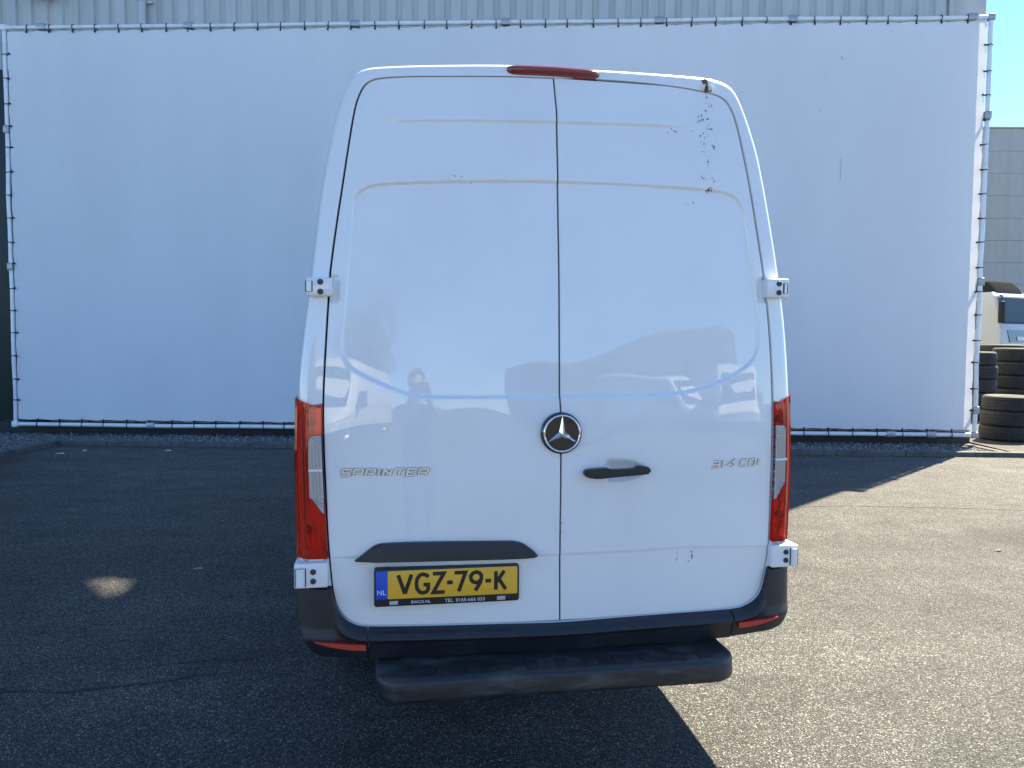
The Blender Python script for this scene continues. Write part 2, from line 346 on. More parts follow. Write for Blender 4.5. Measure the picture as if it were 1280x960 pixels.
P_clearL = [(-0.917, 1.294), (-0.895, 1.304), (-0.875, 1.305), (-0.868, 1.024), (-0.908, 1.065), (-0.92, 1.089), (-0.919, 1.177)]
P_clearR = [(0.888, 1.322), (0.921, 1.32), (0.932, 1.302), (0.935, 1.105), (0.931, 1.083), (0.886, 1.028)]

SEAM = chaikin(P_seamTop[:-1] + P_seamR[:0:-1], 2)          # whole door opening, closed
# body outline seen from behind (x,z), left then right
_sr = [(min(x - .016, .972 if z < 1.6 else 9), z) for x, z in P_silR]
SIL = [(-.94, .46), (-.95, .74)] + [(x, z) for x, z in P_silL[1:]] + _sr[:0:-1] + [(.95, .74), (.94, .46)]
SIL = chaikin(SIL, 2)
def S(x, z):
    """rear face: leans forward above the belt, crowned sideways (local y, forward +)"""
    z = np.asarray(z, float); x = np.asarray(x, float)
    return np.where(z > 1.12, .10 * (np.clip(z - 1.12, 0, None) / 1.55) ** 1.35, 0.) + .045 * (np.abs(x) / .92) ** 2.2
Sf = lambda x, z: float(S(x, z))
PANEL = chaikin(P_panel, 1)
POCKET = chaikin([(.168, 1.207), (.23, 1.209), (.285, 1.203), (.325, 1.186), (.345, 1.157), (.325, 1.128), (.28, 1.112), (.23, 1.106), (.168, 1.107)], 1)
CZ = lambda x: np.interp(x, [-.72, -.36, -.02, .26, .60], [2.449, 2.465, 2.476, 2.483, 2.490])
LZ = lambda x: np.interp(x, [-.85, -.08, .26, .52, .87], [.855, .845, .846, .849, .836])
def door_face(x, z, edge=None):
    y = S(x, z)
    sp = sdf(PANEL, x, z); y = y + .0085 * sstep((-sp + .003) / .012)
    c = CZ(x); win = sstep((x + .70) / .18) * sstep((.58 - x) / .2)
    y = y - .0065 * win * sstep((z - c + .010) / .013) * np.exp(-np.clip(z - c, 0, None) / .10)
    l = LZ(x); y = y - .0035 * sstep((z - l + .005) / .010) * np.exp(-np.clip(z - l, 0, None) / .09)
    pk = sdf(POCKET, x, z); y = y + .030 * sstep(-pk / .045) * sstep((x - .166) / .012)
    y = y + .009 * sstep((.018 - sdf(np.array(HPAD_L), x, z)) / .020) + .009 * sstep((.018 - sdf(np.array(HPAD_R), x, z)) / .020)
    # shallow dents by the low crease and pressed-metal waviness
    y = y + .0018 * np.exp(-(((x - .51) / .045) ** 2 + ((z - .825) / .035) ** 2)) + .004 * np.exp(-(((x - .607) / .035) ** 2 + ((z - 2.245) / .02) ** 2))
    y = y + .0007 * np.sin(7.1 * x + 2.3 * z + .5) * np.sin(5.3 * z - 1.9 * x) + .0003 * np.sin(17 * x - 6 * z) * np.sin(13 * z + 1.2)
    y = y + .0045 * np.sin(3.1 * (np.abs(x) - .1)) * sstep((1.43 - z) / .25) * np.exp(-((z - 1.22) / .22) ** 2)
    if edge is not None: y = y + .004 * np.clip(1 - edge / .009, 0, 1) ** 2
    return y
HPAD_L = [(-.88, 1.872), (-.822, 1.872), (-.822, 1.796), (-.88, 1.796)]
HPAD_R = [(.88, 1.899), (.824, 1.899), (.824, 1.821), (.88, 1.821)]
MX = np.array(sorted([(z, x) for x, z in P_mid]))
def make_door(sgn):
    GAP, MG = .0036, .0032
    zmin, zmax = SEAM[:, 1].min() + GAP, SEAM[:, 1].max() - GAP
    zs = np.concatenate([zmin + (np.linspace(0, 1, 26)[:-1] ** 1.8) * .06, np.linspace(zmin + .06, zmax - .07, 330), zmax - (np.linspace(1, 0, 30)[1:] ** 1.8) * .07])
    rows = []; N = 150
    for z in zs:
        lo, hi = span(SEAM, z); xm = float(np.interp(z, MX[:, 0], MX[:, 1]))
        a, b = (lo + GAP, xm - MG) if sgn < 0 else (xm + MG, hi - GAP)
        if b - a < .004: continue
        u = np.linspace(0, 1, N); rows.append((z, a + (b - a) * u))
    X = np.array([r[1] for r in rows]); Z = np.array([np.full(N, r[0]) for r in rows]); R = len(rows)
    poly = np.concatenate([np.stack([X[:, 0], Z[:, 0]], 1), np.stack([X[-1, 1:-1], Z[-1, 1:-1]], 1), np.stack([X[:, -1], Z[:, -1]], 1)[::-1], np.stack([X[0, 1:-1], Z[0, 1:-1]], 1)[::-1]])
    step = max(1, len(poly) // 260); pl = poly[::step]
    E = np.abs(sdf(pl, X, Z)); E[:, 0] = E[:, -1] = 0; E[0] = E[-1] = 0
    Y = door_face(X, Z, E); h = 4e-4
    fx = (door_face(X + h, Z, E) - door_face(X - h, Z, E)) / (2 * h); fz = (door_face(X, Z + h, E) - door_face(X, Z - h, E)) / (2 * h)
    n = np.stack([fx, -np.ones_like(fx), fz], -1); n /= np.linalg.norm(n, axis=-1, keepdims=True)
    V = np.stack([X, Y, Z], -1).reshape(-1, 3); Nn = n.reshape(-1, 3)
    idx = np.arange(R * N).reshape(R, N)
    F = np.stack([idx[:-1, :-1], idx[:-1, 1:], idx[1:, 1:], idx[1:, :-1]], -1).reshape(-1, 4).tolist()
    loop = idx[0, :].tolist() + idx[1:, -1].tolist() + idx[-1, -2::-1].tolist() + idx[-2:0:-1, 0].tolist()
    cx, cz = X.mean(), Z.mean(); base = len(V); ev, en = [], []
    for i, k in enumerate(loop):
        p, q = V[loop[i - 1]], V[loop[(i + 1) % len(loop)]]; d = q - p; nn = np.array([d[2], 0, -d[0]]); nn = nn / (np.linalg.norm(nn) + 1e-9)
        if nn @ (V[k] - np.array([cx, 0, cz])) < 0: nn = -nn
        ev += [V[k], V[k] + np.array([0, .028, 0])]; en += [nn, nn]
    m = len(loop)
    for i in range(m):
        a, b = base + 2 * i, base + 2 * ((i + 1) % m); F.append([a, a + 1, b + 1, b])
    return mesh_obj("rear_door", np.vstack([V, ev]), F, m_paint, van, True, np.vstack([Nn, en]))
doorL, doorR = make_door(-1), make_door(1)

# black rubber seal behind the gaps
bmv, bmf = [], []
zs = np.linspace(SEAM[:, 1].min() - .012, SEAM[:, 1].max() + .010, 90)
for z in zs:
    s_ = span(SEAM, min(max(z, SEAM[:, 1].min() + .002), SEAM[:, 1].max() - .002)); a, b = s_[0] - .012, s_[1] + .012
    for u in np.linspace(0, 1, 40): x = a + (b - a) * u; bmv.append((x, Sf(x, z) + .046, z))
for i in range(89):
    for j in range(39): bmf.append((i * 40 + j, i * 40 + j + 1, i * 40 + j + 41, i * 40 + j + 40))
mesh_obj("door_seal", bmv, bmf, m_black, van, True)

# body shell: ring round the doors, sides, roof, cab and nose
C0 = np.array((0., 1.60))
def polar(poly, th):
    d = np.array((math.cos(th), math.sin(th))); best = 0
    for a, b in zip(poly, np.roll(poly, -1, 0)):
        e = b - a; den = d[0] * e[1] - d[1] * e[0]
        if abs(den) < 1e-12: continue
        w = a - C0; t = (w[0] * e[1] - w[1] * e[0]) / den; u = (w[0] * d[1] - w[1] * d[0]) / den
        if t > 0 and -1e-9 <= u <= 1 + 1e-9: best = max(best, t)
    return best
def ring_y(x, z, f): return Sf(x, z) + .062 * (1 - max(0, 1 - min(f, 1) ** 6) ** .5) - .001
TH = np.concatenate([np.linspace(-math.pi / 2, math.pi * 1.5, 341)[:-1]]); K = len(TH)
RS = np.array([polar(SEAM, a) + .0036 for a in TH]); RO = np.array([max(polar(SIL, a), 0) for a in TH]); RO = np.maximum(RO, RS + .012)
loops = []
for f, dy in [(0, .028), (0, .003), (.02, .0), (.10, 0), (.2, 0), (.35, 0), (.5, 0), (.62, 0), (.72, 0), (.8, 0), (.86, 0), (.90, 0), (.935, 0), (.96, 0), (.98, 0), (.993, 0), (1., 0)]:
    L = []
    for th, a, b in zip(TH, RS, RO):
        r = a + (b - a) * f; x, z = C0[0] + r * math.cos(th), C0[1] + r * math.sin(th); y = ring_y(x, z, f) + dy
        if f > .01 and .862 < z < 1.405: y += .032; x *= (1 - .022 * sstep(np.array((f - .3) / .5)).item())   # lamp pocket
        L.append((x, y, z))
    loops.append(L)
outer = np.array(loops[-1])
for y, sx, zt in [(.22, 1.012, 9), (.5, 1.022, 9), (.9, 1.03, 9), (1.6, 1.035, 9), (2.6, 1.035, 9), (3.5, 1.035, 9), (4.1, 1.03, 2.66), (4.4, 1.025, 2.52), (4.75, 1.015, 2.15), (5.15, 1.0, 1.62), (5.35, .985, 1.34), (5.7, .95, 1.18), (5.88, .88, 1.02), (5.93, .8, .9)]:
    L = []
    for x, _, z in outer:
        zz = z if z <= .9 else .9 + (z - .9) * (min(zt, 2.7) - .9) / 1.8
        zz = max(zz, .40); L.append((x * (sx if not (y < .3 and .862 < z < 1.405) else 1.0), max(y, _ + .01), zz))
    loops.append(L)
V = [v for L in loops for v in L]; F = []
for i in range(len(loops) - 1):
    for k in range(K): a, b = i * K + k, i * K + (k + 1) % K; F.append((a, b, b + K, a + K))
F.append(tuple((len(loops) - 1) * K + k for k in range(K)))
body = mesh_obj("van_body", V, F, m_paint, van, True)
body.data.set_sharp_from_angle(angle=math.radians(48))
# glazing of the cab (faces away from the camera)
def quad_panel(name, pts, m, th=.012):
    a, b, c, d = [Vector(p) for p in pts]; n = (b - a).cross(d - a).normalized()
    vs = [p + n * th for p in (a, b, c, d)] + [p - n * th for p in (a, b, c, d)]
    return mesh_obj(name, vs, [(0, 1, 2, 3), (7, 6, 5, 4), (0, 4, 5, 1), (1, 5, 6, 2), (2, 6, 7, 3), (3, 7, 4, 0)], m, van)
quad_panel("windscreen", [(-.80, 5.21, 1.52), (.80, 5.21, 1.52), (.66, 4.50, 2.42), (-.66, 4.50, 2.42)], m_glass, .02)
for s in (-1, 1):
    quad_panel("side_window", [(s * 1.005, 3.75, 1.45), (s * .995, 4.85, 1.45), (s * .955, 4.55, 1.95), (s * .955, 3.75, 2.0)], m_glass, .012)
    mr = box_obj("door_mirror", s * 1.00, s * 1.21, 4.62, 4.80, 1.38, 1.72, m_plastic, van, .03)
box_obj("underbody", -.62, .62, .75, 5.6, .30, .47, m_black, van, .02)
for sx in (-.79, .79):
    for wy_ in (1.38, 4.95):
        bm = bmesh.new(); add_lathe(bm, [(.20, -.10), (.30, -.115), (.335, -.10), (.352, -.075), (.352, .075), (.335, .10), (.30, .115), (.20, .10)], 40, 'X', (sx, wy_, .352))
        w = bm_obj("wheel", bm, m_wheel, van, 35)
        bm = bmesh.new(); add_lathe(bm, [(.02, math.copysign(.05, sx)), (.12, math.copysign(.06, sx)), (.17, math.copysign(.03, sx)), (.205, math.copysign(.09, sx)), (.205, -math.copysign(.09, sx)), (.02, -math.copysign(.09, sx))], 32, 'X', (sx, wy_, .352), True)
        bm_obj("rim", bm, m_rim, w, 35)

# ---- bumper: centre and two corner pieces, black plastic
def seam_bottom(x):
    zs_ = [];
    for (ax, az), (bx, bz) in zip(SEAM, np.roll(SEAM, -1, 0)):
        if (ax > x) != (bx > x): zs_.append(az + (bz - az) * (x - ax) / (bx - ax))
    return min(zs_) if zs_ else 9
def bumper_piece(name, x0, x1, side=0):
    if side: xs = np.concatenate([np.linspace(x0, .80 * side, 14) if side > 0 else np.linspace(x0, -.80, 14), np.linspace(.80 * side, x1, 40)[1:]])
    else: xs = np.linspace(x0, x1, 90)
    rows = 30; V, F = [], []; prof_t = [0, .03, .08, .12, .30, .36, .42, 1.0]; prof_p = [.003, .012, .026, .036, .048, .047, .034, .016]
    for x in xs:
        ax = abs(x); zt = (min(seam_bottom(x) - .0032, .752) if ax < .862 else .752)
        if side < 0: zb = np.interp(ax, [0, .706, .783, .852, .878, .903, .921, .937, .954, .964, .972, .977], [.480, .480, .486, .493, .497, .507, .523, .547, .594, .647, .691, .735])
        elif side > 0: zb = np.interp(ax, [0, .681, .791, .866, .899, .928, .947, .966, .974, .982], [.484, .484, .490, .497, .502, .510, .525, .560, .62, .735])
        else: zb = .482
        g = min(max((ax - .84) / (.982 - .84), 0), 1); wrap = .07 * (1 - math.sqrt(max(0, 1 - g * g)))
        tall = sstep(np.array((zt - .60) / .10)).item()
        for r in range(rows):
            t_ = r / (rows - 1); z = zt + (zb - zt) * t_
            p = np.interp(t_, prof_t, prof_p) * (1 - tall) + tall * np.interp(z, [.48, .535, .56, .60, .752], [.016, .034, .042, .032, .026])
            if r == 0: p = .003
            V.append((x, Sf(x, z) - p + wrap, z))
        V.append((x, .14 + wrap, zb + .004))
    n = len(xs); rr = rows + 1
    for i in range(n - 1):
        for r in range(rr - 1): a = i * rr + r; F.append((a, a + rr, a + rr + 1, a + 1))
    me = bpy.data.meshes.new(name); me.from_pydata(V, [], F)
    bm = bmesh.new(); bm.from_mesh(me)
    if side:                                           # return the outer end along the flank
        bm.verts.ensure_lookup_table(); end = [(n - 1) * rr + r for r in range(rr)]
        ex_ = [bm.verts.new(Vector(V[k]) + Vector((side * .004, .42, 0))) for k in end[:-1]]
        bm.verts.ensure_lookup_table()
        for r in range(rr - 2): bm.faces.new((bm.verts[end[r]], ex_[r], ex_[r + 1], bm.verts[end[r + 1]]))
    inner = 0; bm.verts.ensure_lookup_table()
    e0 = [bm.verts.new(Vector(V[r]) + Vector((0, .06, 0))) for r in range(rr)]
    bm.verts.ensure_lookup_table()
    for r in range(rr - 1): bm.faces.new((bm.verts[r], bm.verts[r + 1], e0[r + 1], e0[r]))
    return bm_obj(name, bm, m_plastic, van, 50)
bumper_piece("bumper_centre", -.708, .700, 0)
bl = bumper_piece("bumper_corner", -.713, -.9765, -1)
br = bumper_piece("bumper_corner", .705, .9815, 1)
def reflex(par, pts, side):
    def yy(x, z): g = min(max((abs(x) - .84) / .142, 0), 1); return Sf(x, z) + .07 * (1 - math.sqrt(1 - g * g)) - .047
    top, bot = pts; n = 14; V, F = [], []
    for i in range(n):
        u = i / (n - 1); xt = top[0][0] + (top[1][0] - top[0][0]) * u
        zt_ = np.interp(u, np.linspace(0, 1, len(top[2])), top[2]); zb_ = np.interp(u, np.linspace(0, 1, len(bot)), bot)
        V += [(xt, yy(xt, zt_) + .014, zt_ + .001), (xt, yy(xt, zt_) - .004, zt_), (xt, yy(xt, zb_) - .004, zb_), (xt, yy(xt, zb_) + .014, zb_ - .001)]
    for i in range(n - 1):
        for r in range(3): a = i * 4 + r; F.append((a, a + 1, a + 5, a + 4))
    F += [(0, 1, 2, 3), tuple(4 * (n - 1) + k for k in (3, 2, 1, 0))]
    return mesh_obj("reflex_reflector", V, F, m_red_solid, par)
reflex(bl, (((-.718, 0), (-.902, 0), [.546, .549, .555, .559]), [.525, .529, .540, .556]), -1)
reflex(br, (((.722, 0), (.899, 0), [.551, .553, .555, .558]), [.529, .532, .541, .555]), 1)

# ---- rear step under the bumper
def plan(inset, dz):
    x0, x1, yb, yf = -.684 + inset, .650 - inset, .02, -.205 + inset; r = .105 - inset * .5; pts = [(x0, yb)]
    for k in range(9): a = math.pi + k / 8 * math.pi / 2; pts.append((x0 + r + r * math.cos(a), yf + r + r * math.sin(a)))
    for k in range(9): a = 1.5 * math.pi + k / 8 * math.pi / 2; pts.append((x1 - r + r * math.cos(a), yf + r + r * math.sin(a)))
    pts.append((x1, yb)); return [(x, y, dz) for x, y in pts]
lay = [plan(.030, .396), plan(.010, .399), plan(.002, .406), plan(0, .42), plan(.001, .445), plan(.001, .466), plan(.004, .475), plan(.010, .480), plan(.018, .4815), plan(.05, .480)]
V = [p for l in lay for p in l]; m_ = len(lay[0]); F = []
for i in range(len(lay) - 1):
    for k in range(m_ - 1): a = i * m_ + k; F.append((a, a + 1, a + 1 + m_, a + m_))
F += [tuple(range(m_ - 1, -1, -1)), tuple((len(lay) - 1) * m_ + k for k in range(m_))]
stp = mesh_obj("rear_step", V, F, m_step, van, True); stp.data.set_sharp_from_angle(angle=math.radians(50))
for i in range(11):
    x = -.555 + i * .108; box_obj("tread_pad", x - .024, x + .024, -.165, -.090, .470, .4835, m_black, stp, .003)
for s in (-.45, .42): box_obj("step_bracket", s - .05, s + .05, -.02, .25, .38, .47, m_black, van, .004)

# ---- tail lamps
def lamp(side, top, bot, cl_out, cl_top, cl_bot, cl_cut):
    root = None
    xin = lambda z: (span(SEAM, z)[0] - .007) if side < 0 else (span(SEAM, z)[1] + .007)
    def xo(z): return abs(np.interp(z, [.84, 1.0, 1.2, 1.45], [.963, .967, .970, .966]))
    def grid(name, m, u0, u1, nz, nx, off, zf=None, ridge=None, par=None, wrap=False, zl=(0, 1)):
        V, F = [], []
        us = list(np.linspace(u0, u1, nx)); ext = [.03, .07, .12] if wrap else []
        for i in range(nz):
            tz = zl[0] + (zl[1] - zl[0]) * i / (nz - 1)
            for j, u in enumerate(us + [1.0] * len(ext)):
                zt_, zb_ = top[0] + (top[1] - top[0]) * u, bot[0] + (bot[1] - bot[0]) * u
                z = zb_ + (zt_ - zb_) * tz if zf is None else zf(u, i / (nz - 1))
                a, b = abs(xin(z)), xo(z); x = a + (b - a) * u
                y = ring_y(x, z, min(u, .94)) + off + (ridge(u, z) if ridge else 0)
                if j >= len(us): x += .003 + .02 * ext[j - len(us)]; y += ext[j - len(us)]
                V.append((side * (x + (.004 if u > .97 else 0)), y, z))
        w = len(us) + len(ext)
        for i in range(nz - 1):
            for j in range(w - 1): a = i * w + j; F.append((a, a + 1, a + 1 + w, a + w)[::side])
        # edge skirt going inwards
        per = list(range(w)) + [i * w + w - 1 for i in range(1, nz)] + [(nz - 1) * w + j for j in range(w - 2, -1, -1)] + [i * w for i in range(nz - 2, 0, -1)]
        b0 = len(V); V += [(V[k][0], V[k][1] + .035, V[k][2]) for k in per]
        for i in range(len(per)): F.append((per[i], per[(i + 1) % len(per)], b0 + (i + 1) % len(per), b0 + i)[::-side])
        o = mesh_obj(name, V, F, m, par, True); o.data.set_sharp_from_angle(angle=math.radians(40)); return o
    rib = lambda u, z: .016 * (abs(u * 7 % 1 - .5) * 2) + .010 * abs(math.sin(z * 30 + u * 5)) + (.03 if .70 < u < .78 else 0) + .010 * (1 if 1.0 < z < 1.03 else 0)
    back = grid("tail_lamp", m_reflector, .0, .98, 120, 26, .028, ridge=rib, par=van)
    lens_o = grid("red_lens", m_red_lens, .0, 1.0, 70, 22, -.010, par=back, wrap=True,
                  ridge=lambda u, z: .004 * math.exp(-((u - .78) / .05) ** 2) - .0025 * math.exp(-((u - .62) / .1) ** 2))
    # clear inset with nested ridges, proud of the red lens
    def ztop(u): return cl_top[0] + (cl_top[1] - cl_top[0]) * u - .022 * max(0, (u / cl_out - .72) / .28) ** 2
    def zbot(u): return cl_bot[0] + (cl_bot[1] - cl_bot[0]) * sstep(np.array(u / cl_out)).item()
    d = lambda u, z: min((cl_out - u) * .095, ztop(u) - z, (z - zbot(u)) * .8)
    grid("clear_lens", m_reflector, .0, cl_out, 90, 30, -.0125, zf=lambda u, t_: zbot(u) + (ztop(u) - zbot(u)) * t_, ridge=lambda u, z: .0022 * math.sin(d(u, z) * 560) , par=back).data.materials[0] = m_inset
    zb_ = 1.178 if side < 0 else 1.185
    grid("lens_divider", m_white_print, .0, cl_out, 3, 10, -.016, zf=lambda u, t_: zb_ - .004 + .008 * t_, par=back)
    for u0, u1, u2, r_ in ((.66, .60, .10, .0035), (.86, .82, .45, .003)):
        pts = []
        for z in np.linspace(1.39, .875, 22):
            u = np.interp(z, [.875, .93, 1.02, 1.39], [u2, (u1 + u2) / 2, u1, u0]); a, b = abs(xin(z)), xo(z); x = a + (b - a) * u; pts.append((side * x, ring_y(x, z, min(u, .94)) + .006, z))
        tube_obj("light_guide", pts, r_, m_white_print, back, 8)
    # indicator bulbs seen through the red part
    for k, (u, z, r) in enumerate([(.42, 1.345, .013), (.62, .955, .015)]):
        a, b = abs(xin(z)), xo(z); x = a + (b - a) * u
        bm = bmesh.new(); add_lathe(bm, [(.001, -.012), (r * .7, -.010), (r, 0), (r, .02)], 16, 'Y', (side * x, ring_y(x, z, u) + .016, z)); bm_obj("lamp_bulb", bm, m_clamp, back, 40)
    return back
m_inset = mat("ribbed_clear_inset", (.47, .43, .39), .15, coat=1.)
lamp(-1, (1.401, 1.436), (.853, .852), .50, (1.305, 1.297), (1.022, 1.078), 0)
lamp(1, (1.407, 1.440), (.853, .852), .62, (1.322, 1.318), (1.026, 1.092), 0)

# ---- third brake lamp on the roof edge
n = 24; V, F = [], []
for i in range(n):
    u = i / (n - 1); x = -.207 + .380 * u; e = 1 - abs(2 * u - 1) ** 12; zc = np.interp(x, [-.207, -.02, .173], [2.661, 2.665, 2.663]); hh = .007 + .0165 * e
    for a in np.linspace(-.5 * math.pi, .5 * math.pi, 9):
        V.append((x, Sf(x, 2.65) + .030 - (.012 + .042 * e) * math.cos(a), zc + hh * math.sin(a)))
for i in range(n - 1):
    for k in range(8): a = i * 9 + k; F.append((a, a + 9, a + 10, a + 1))
F += [tuple(range(8, -1, -1)), tuple((n - 1) * 9 + k for k in range(9))]
mesh_obj("third_brake_lamp", V, F, m_brake, van, True)

# ---- hinges
def hinge(x0, x1, z0, z1, px0, px1, pz0, pz1, bolts, side, yb):
    sx = [side * abs(v) for v in (x0, x1)]; a, b = min(sx), max(sx)
    bm = bmesh.new(); add_box(bm, a, b, yb - .016, yb + .075, z0, z1, .006, 3); h = bm_obj("door_hinge", bm, m_paint, van, 40)
    p = sorted([side * abs(px0), side * abs(px1)])
    box_obj("hinge_slot", p[0] - .0012, p[1] + .0012, yb - .0185, yb + .0, pz0 - .0012, pz1 + .0012, m_black, h, .001)
    bm = bmesh.new(); add_lathe(bm, [((p[1] - p[0]) * .48, pz0), ((p[1] - p[0]) * .48, pz1)], 20, 'Z', ((p[0] + p[1]) / 2, yb - .012, 0), True); bm_obj("hinge_pin", bm, m_paint, h, 40)
    for bx, bz in bolts:
        bm = bmesh.new(); add_lathe(bm, [(.0108, .004), (.0108, -.003), (.009, -.0055), (.0052, -.0055), (.0046, -.001), (.0005, -.001)], 18, 'Y', (bx, yb - .0155, bz)); bm_obj("hinge_bolt", bm, m_bolt, h, 40)
    return h
hinge(.834, .924, 1.806, 1.872, .903, .926, 1.822, 1.858, [(-.875, 1.856), (-.875, 1.821)], -1, .055)
hinge(.842, .932, 1.828, 1.903, .908, .926, 1.845, 1.884, [(.889, 1.882), (.889, 1.847)], 1, .058)
hinge(.853, .972, .753, .844, .931, .968, .762, .826, [(-.905, .813), (-.905, .779)], -1, .024)
hinge(.870, .985, .753, .843, .949, .982, .763, .829, [(.931, .815), (.931, .782)], 1, .026)

# ---- star emblem between the doors
em_y = -.010
bm = bmesh.new(); add_lathe(bm, [(.079, .014), (.0765, -.001), (.0715, -.004), (.060, -.0045), (.001, -.0048)], 56, 'Y', (.004, em_y, 1.306)); emb = bm_obj("rear_emblem", bm, m_gloss_black, van, 50)
bm = bmesh.new(); R_, r_ = .0672, .0038; rings = []
for i in range(64):
    a = 2 * math.pi * i / 64; ring = []
    for k in range(10): b = 2 * math.pi * k / 10; ring.append(bm.verts.new((.004 + (R_ + r_ * math.cos(b)) * math.cos(a), em_y - .006 + r_ * 1.2 * math.sin(b), 1.306 + (R_ + r_ * math.cos(b)) * math.sin(a))))
    rings.append(ring)
for i in range(64):
    A, B = rings[i], rings[(i + 1) % 64]
    for k in range(10): bm.faces.new((A[k], A[(k + 1) % 10], B[(k + 1) % 10], B[k]))
bm_obj("emblem_ring", bm, m_chrome, emb, 60)
V = [(.004, em_y - .018, 1.306)]; F = []
for i in range(3):
    a = math.pi / 2 + i * 2 * math.pi / 3; V.append((.004 + .0665 * math.cos(a), em_y - .009, 1.306 + .0665 * math.sin(a)))
    b = a + math.pi / 3; V.append((.004 + .0125 * math.cos(b), em_y - .0055, 1.306 + .0125 * math.sin(b)))
for i in range(3):
    tip, lf, rg = 1 + 2 * i, 2 + 2 * i, 2 + 2 * ((i - 1) % 3); F += [(0, tip, lf), (0, rg, tip)]
mesh_obj("emblem_star", V, F, m_chrome, emb)

# ---- model badges, slanted chrome letters
def badge(name, letters, x0, x1, zc0, zc1, hgt, w, par):
    tot = sum(l[1] for l in letters); k = (x1 - x0) / tot; cx = x0
    for gl, adv in letters:
        def tf(u, v, cx=cx):
            x = cx + (u + .32 * (v - .5) * .55) * k; z = np.interp(x, [x0, x1], [zc0, zc1]) + (v - .5) * hgt; return x, z
        yf = float(door_face(np.array(cx + .4 * k), np.array((zc0 + zc1) / 2)))
        if gl: glyph_obj('badge_shadow_rim', [[(a * .8, b) for a, b in st] for st in gl], w_ * 1.18, tf, yf - .0022, yf + .004, m_gloss_black, par, .96)  # wider black outline behind each letter, standing in for its shadow edge
        if gl: glyph_obj(name, [[(a * .8, b) for a, b in st] for st in gl], w / k if False else w_, tf, yf - .0055, yf + .004, m_badge, par, .8, .14)
        cx += adv * k
w_ = .30
GL = dict(
 S=[[(1.15, 1), (.25, 1), (.12, .9), (.12, .6), (.25, .5), (.95, .5), (1.05, .4), (1.05, .1), (.95, 0), (0, 0)]],
 P=[[(.12, 0), (.12, 1), (1.0, 1), (1.12, .9), (1.12, .5), (1.0, .4), (.12, .4)]],
 R=[[(.12, 0), (.12, 1), (1.0, 1), (1.12, .9), (1.12, .5), (1.0, .4), (.12, .4)], [(.75, .4), (1.1, 0)]],
 I=[[(.2, 0), (.2, 1)]], N=[[(.12, 0), (.12, 1)], [(.12, 1), (1.0, 0)], [(1.0, 0), (1.0, 1)]], T=[[(0, 1), (1.2, 1)], [(.6, .95), (.6, 0)]],
 E=[[(1.1, 1), (.12, 1), (.12, 0), (1.1, 0)], [(.12, .5), (1.0, .5)]],
 C=[[(1.1, 1), (.3, 1), (.12, .85), (.12, .15), (.3, 0), (1.1, 0)]], D=[[(.12, 0), (.12, 1), (.95, 1), (1.12, .8), (1.12, .2), (.95, 0), (.12, 0)]])
GL['3'] = [[(.1, 1), (1.0, 1), (1.1, .9), (1.1, .1), (1.0, 0), (0, 0)], [(.3, .5), (1.05, .5)]]
GL['1'] = [[(.22, .8), (.48, 1)], [(.48, 1), (.48, 0)]]
GL['4'] = [[(.9, 0), (.9, 1), (.05, .35), (1.2, .35)]]
b1 = empty("model_badge"); b1.parent = van
badge("badge_letter", [(GL['S'], 1.16), (GL['P'], 1.16), (GL['R'], 1.16), (GL['I'], .52), (GL['N'], 1.14), (GL['T'], 1.16), (GL['E'], 1.16), (GL['R'], 1.16)], -.806, -.484, 1.167, 1.168, .0245, .006, b1)
b2 = empty("engine_badge"); b2.parent = van
badge("badge_letter", [(GL['3'], 1.12), (GL['1'], .98), (GL['4'], 1.2), (None, .5), (GL['C'], 1.2), (GL['D'], 1.2), (GL['I'], .5)], .616, .828, 1.170, 1.176, .0245, .006, b2)

# ---- door handle on the right door, trim strip and plate on the left door
gx = lambda u: .088 + (u - 512) / 620 * .260
gz = lambda v: 1.181 - (v - 603) / 122 * .043
grip = [(512, 668), (516, 650), (532, 634), (565, 626), (640, 620), (720, 615), (740, 622), (752, 633), (790, 637), (990, 632), (1003, 616), (1012, 604), (1060, 603), (1105, 612), (1128, 632), (1131, 655), (1124, 680), (1100, 690), (1000, 699), (880, 708), (760, 716), (690, 726), (620, 727), (550, 716), (520, 697)]
grip = chaikin([(gx(a), gz(b) - .002) for a, b in grip], 2)
hd = prism_obj("door_handle", [tuple(p) for p in grip], lambda x, z: Sf(x, z) - .038 + .02 * max(0, (.13 - x) / .05) ** 2 * .5, lambda x, z: Sf(x, z) - .006, m_trim, doorR, .007, 3)
box_obj("handle_foot", .10, .145, -.02, .02, 1.150, 1.163, m_black, hd, .003)
tr_ = chaikin(P_trim, 1)
prism_obj("plate_lamp_trim", [tuple(p) for p in tr_], lambda x, z: Sf(x, z) - .020 - .012 * max(0, (.875 - z) / .035), lambda x, z: Sf(x, z) + .004, m_trim, doorL, .006, 3)
PX = lambda u: -.689 + (u - 80) / 1155 * .5345
pl = empty("licence_plate"); pl.parent = van
def rrect(x0, x1, z0, z1, r, n=5):
    out = []
    for cx_, cz_, a0 in ((x1 - r, z1 - r, 0), (x0 + r, z1 - r, 90), (x0 + r, z0 + r, 180), (x1 - r, z0 + r, 270)):
        for k in range(n): a = math.radians(a0 + 90 * k / (n - 1)); out.append((cx_ + r * math.cos(a), cz_ + r * math.sin(a)))
    return out
yp = -.004
prism_obj("plate_holder", rrect(-.689, -.1545, .680, .8185, .010), yp - .011, yp + .030, m_trim, pl, .003)
prism_obj("plate_panel", rrect(-.640, -.162, .7085, .8115, .003), yp - .0135, yp - .008, m_yellow, pl, .0008)
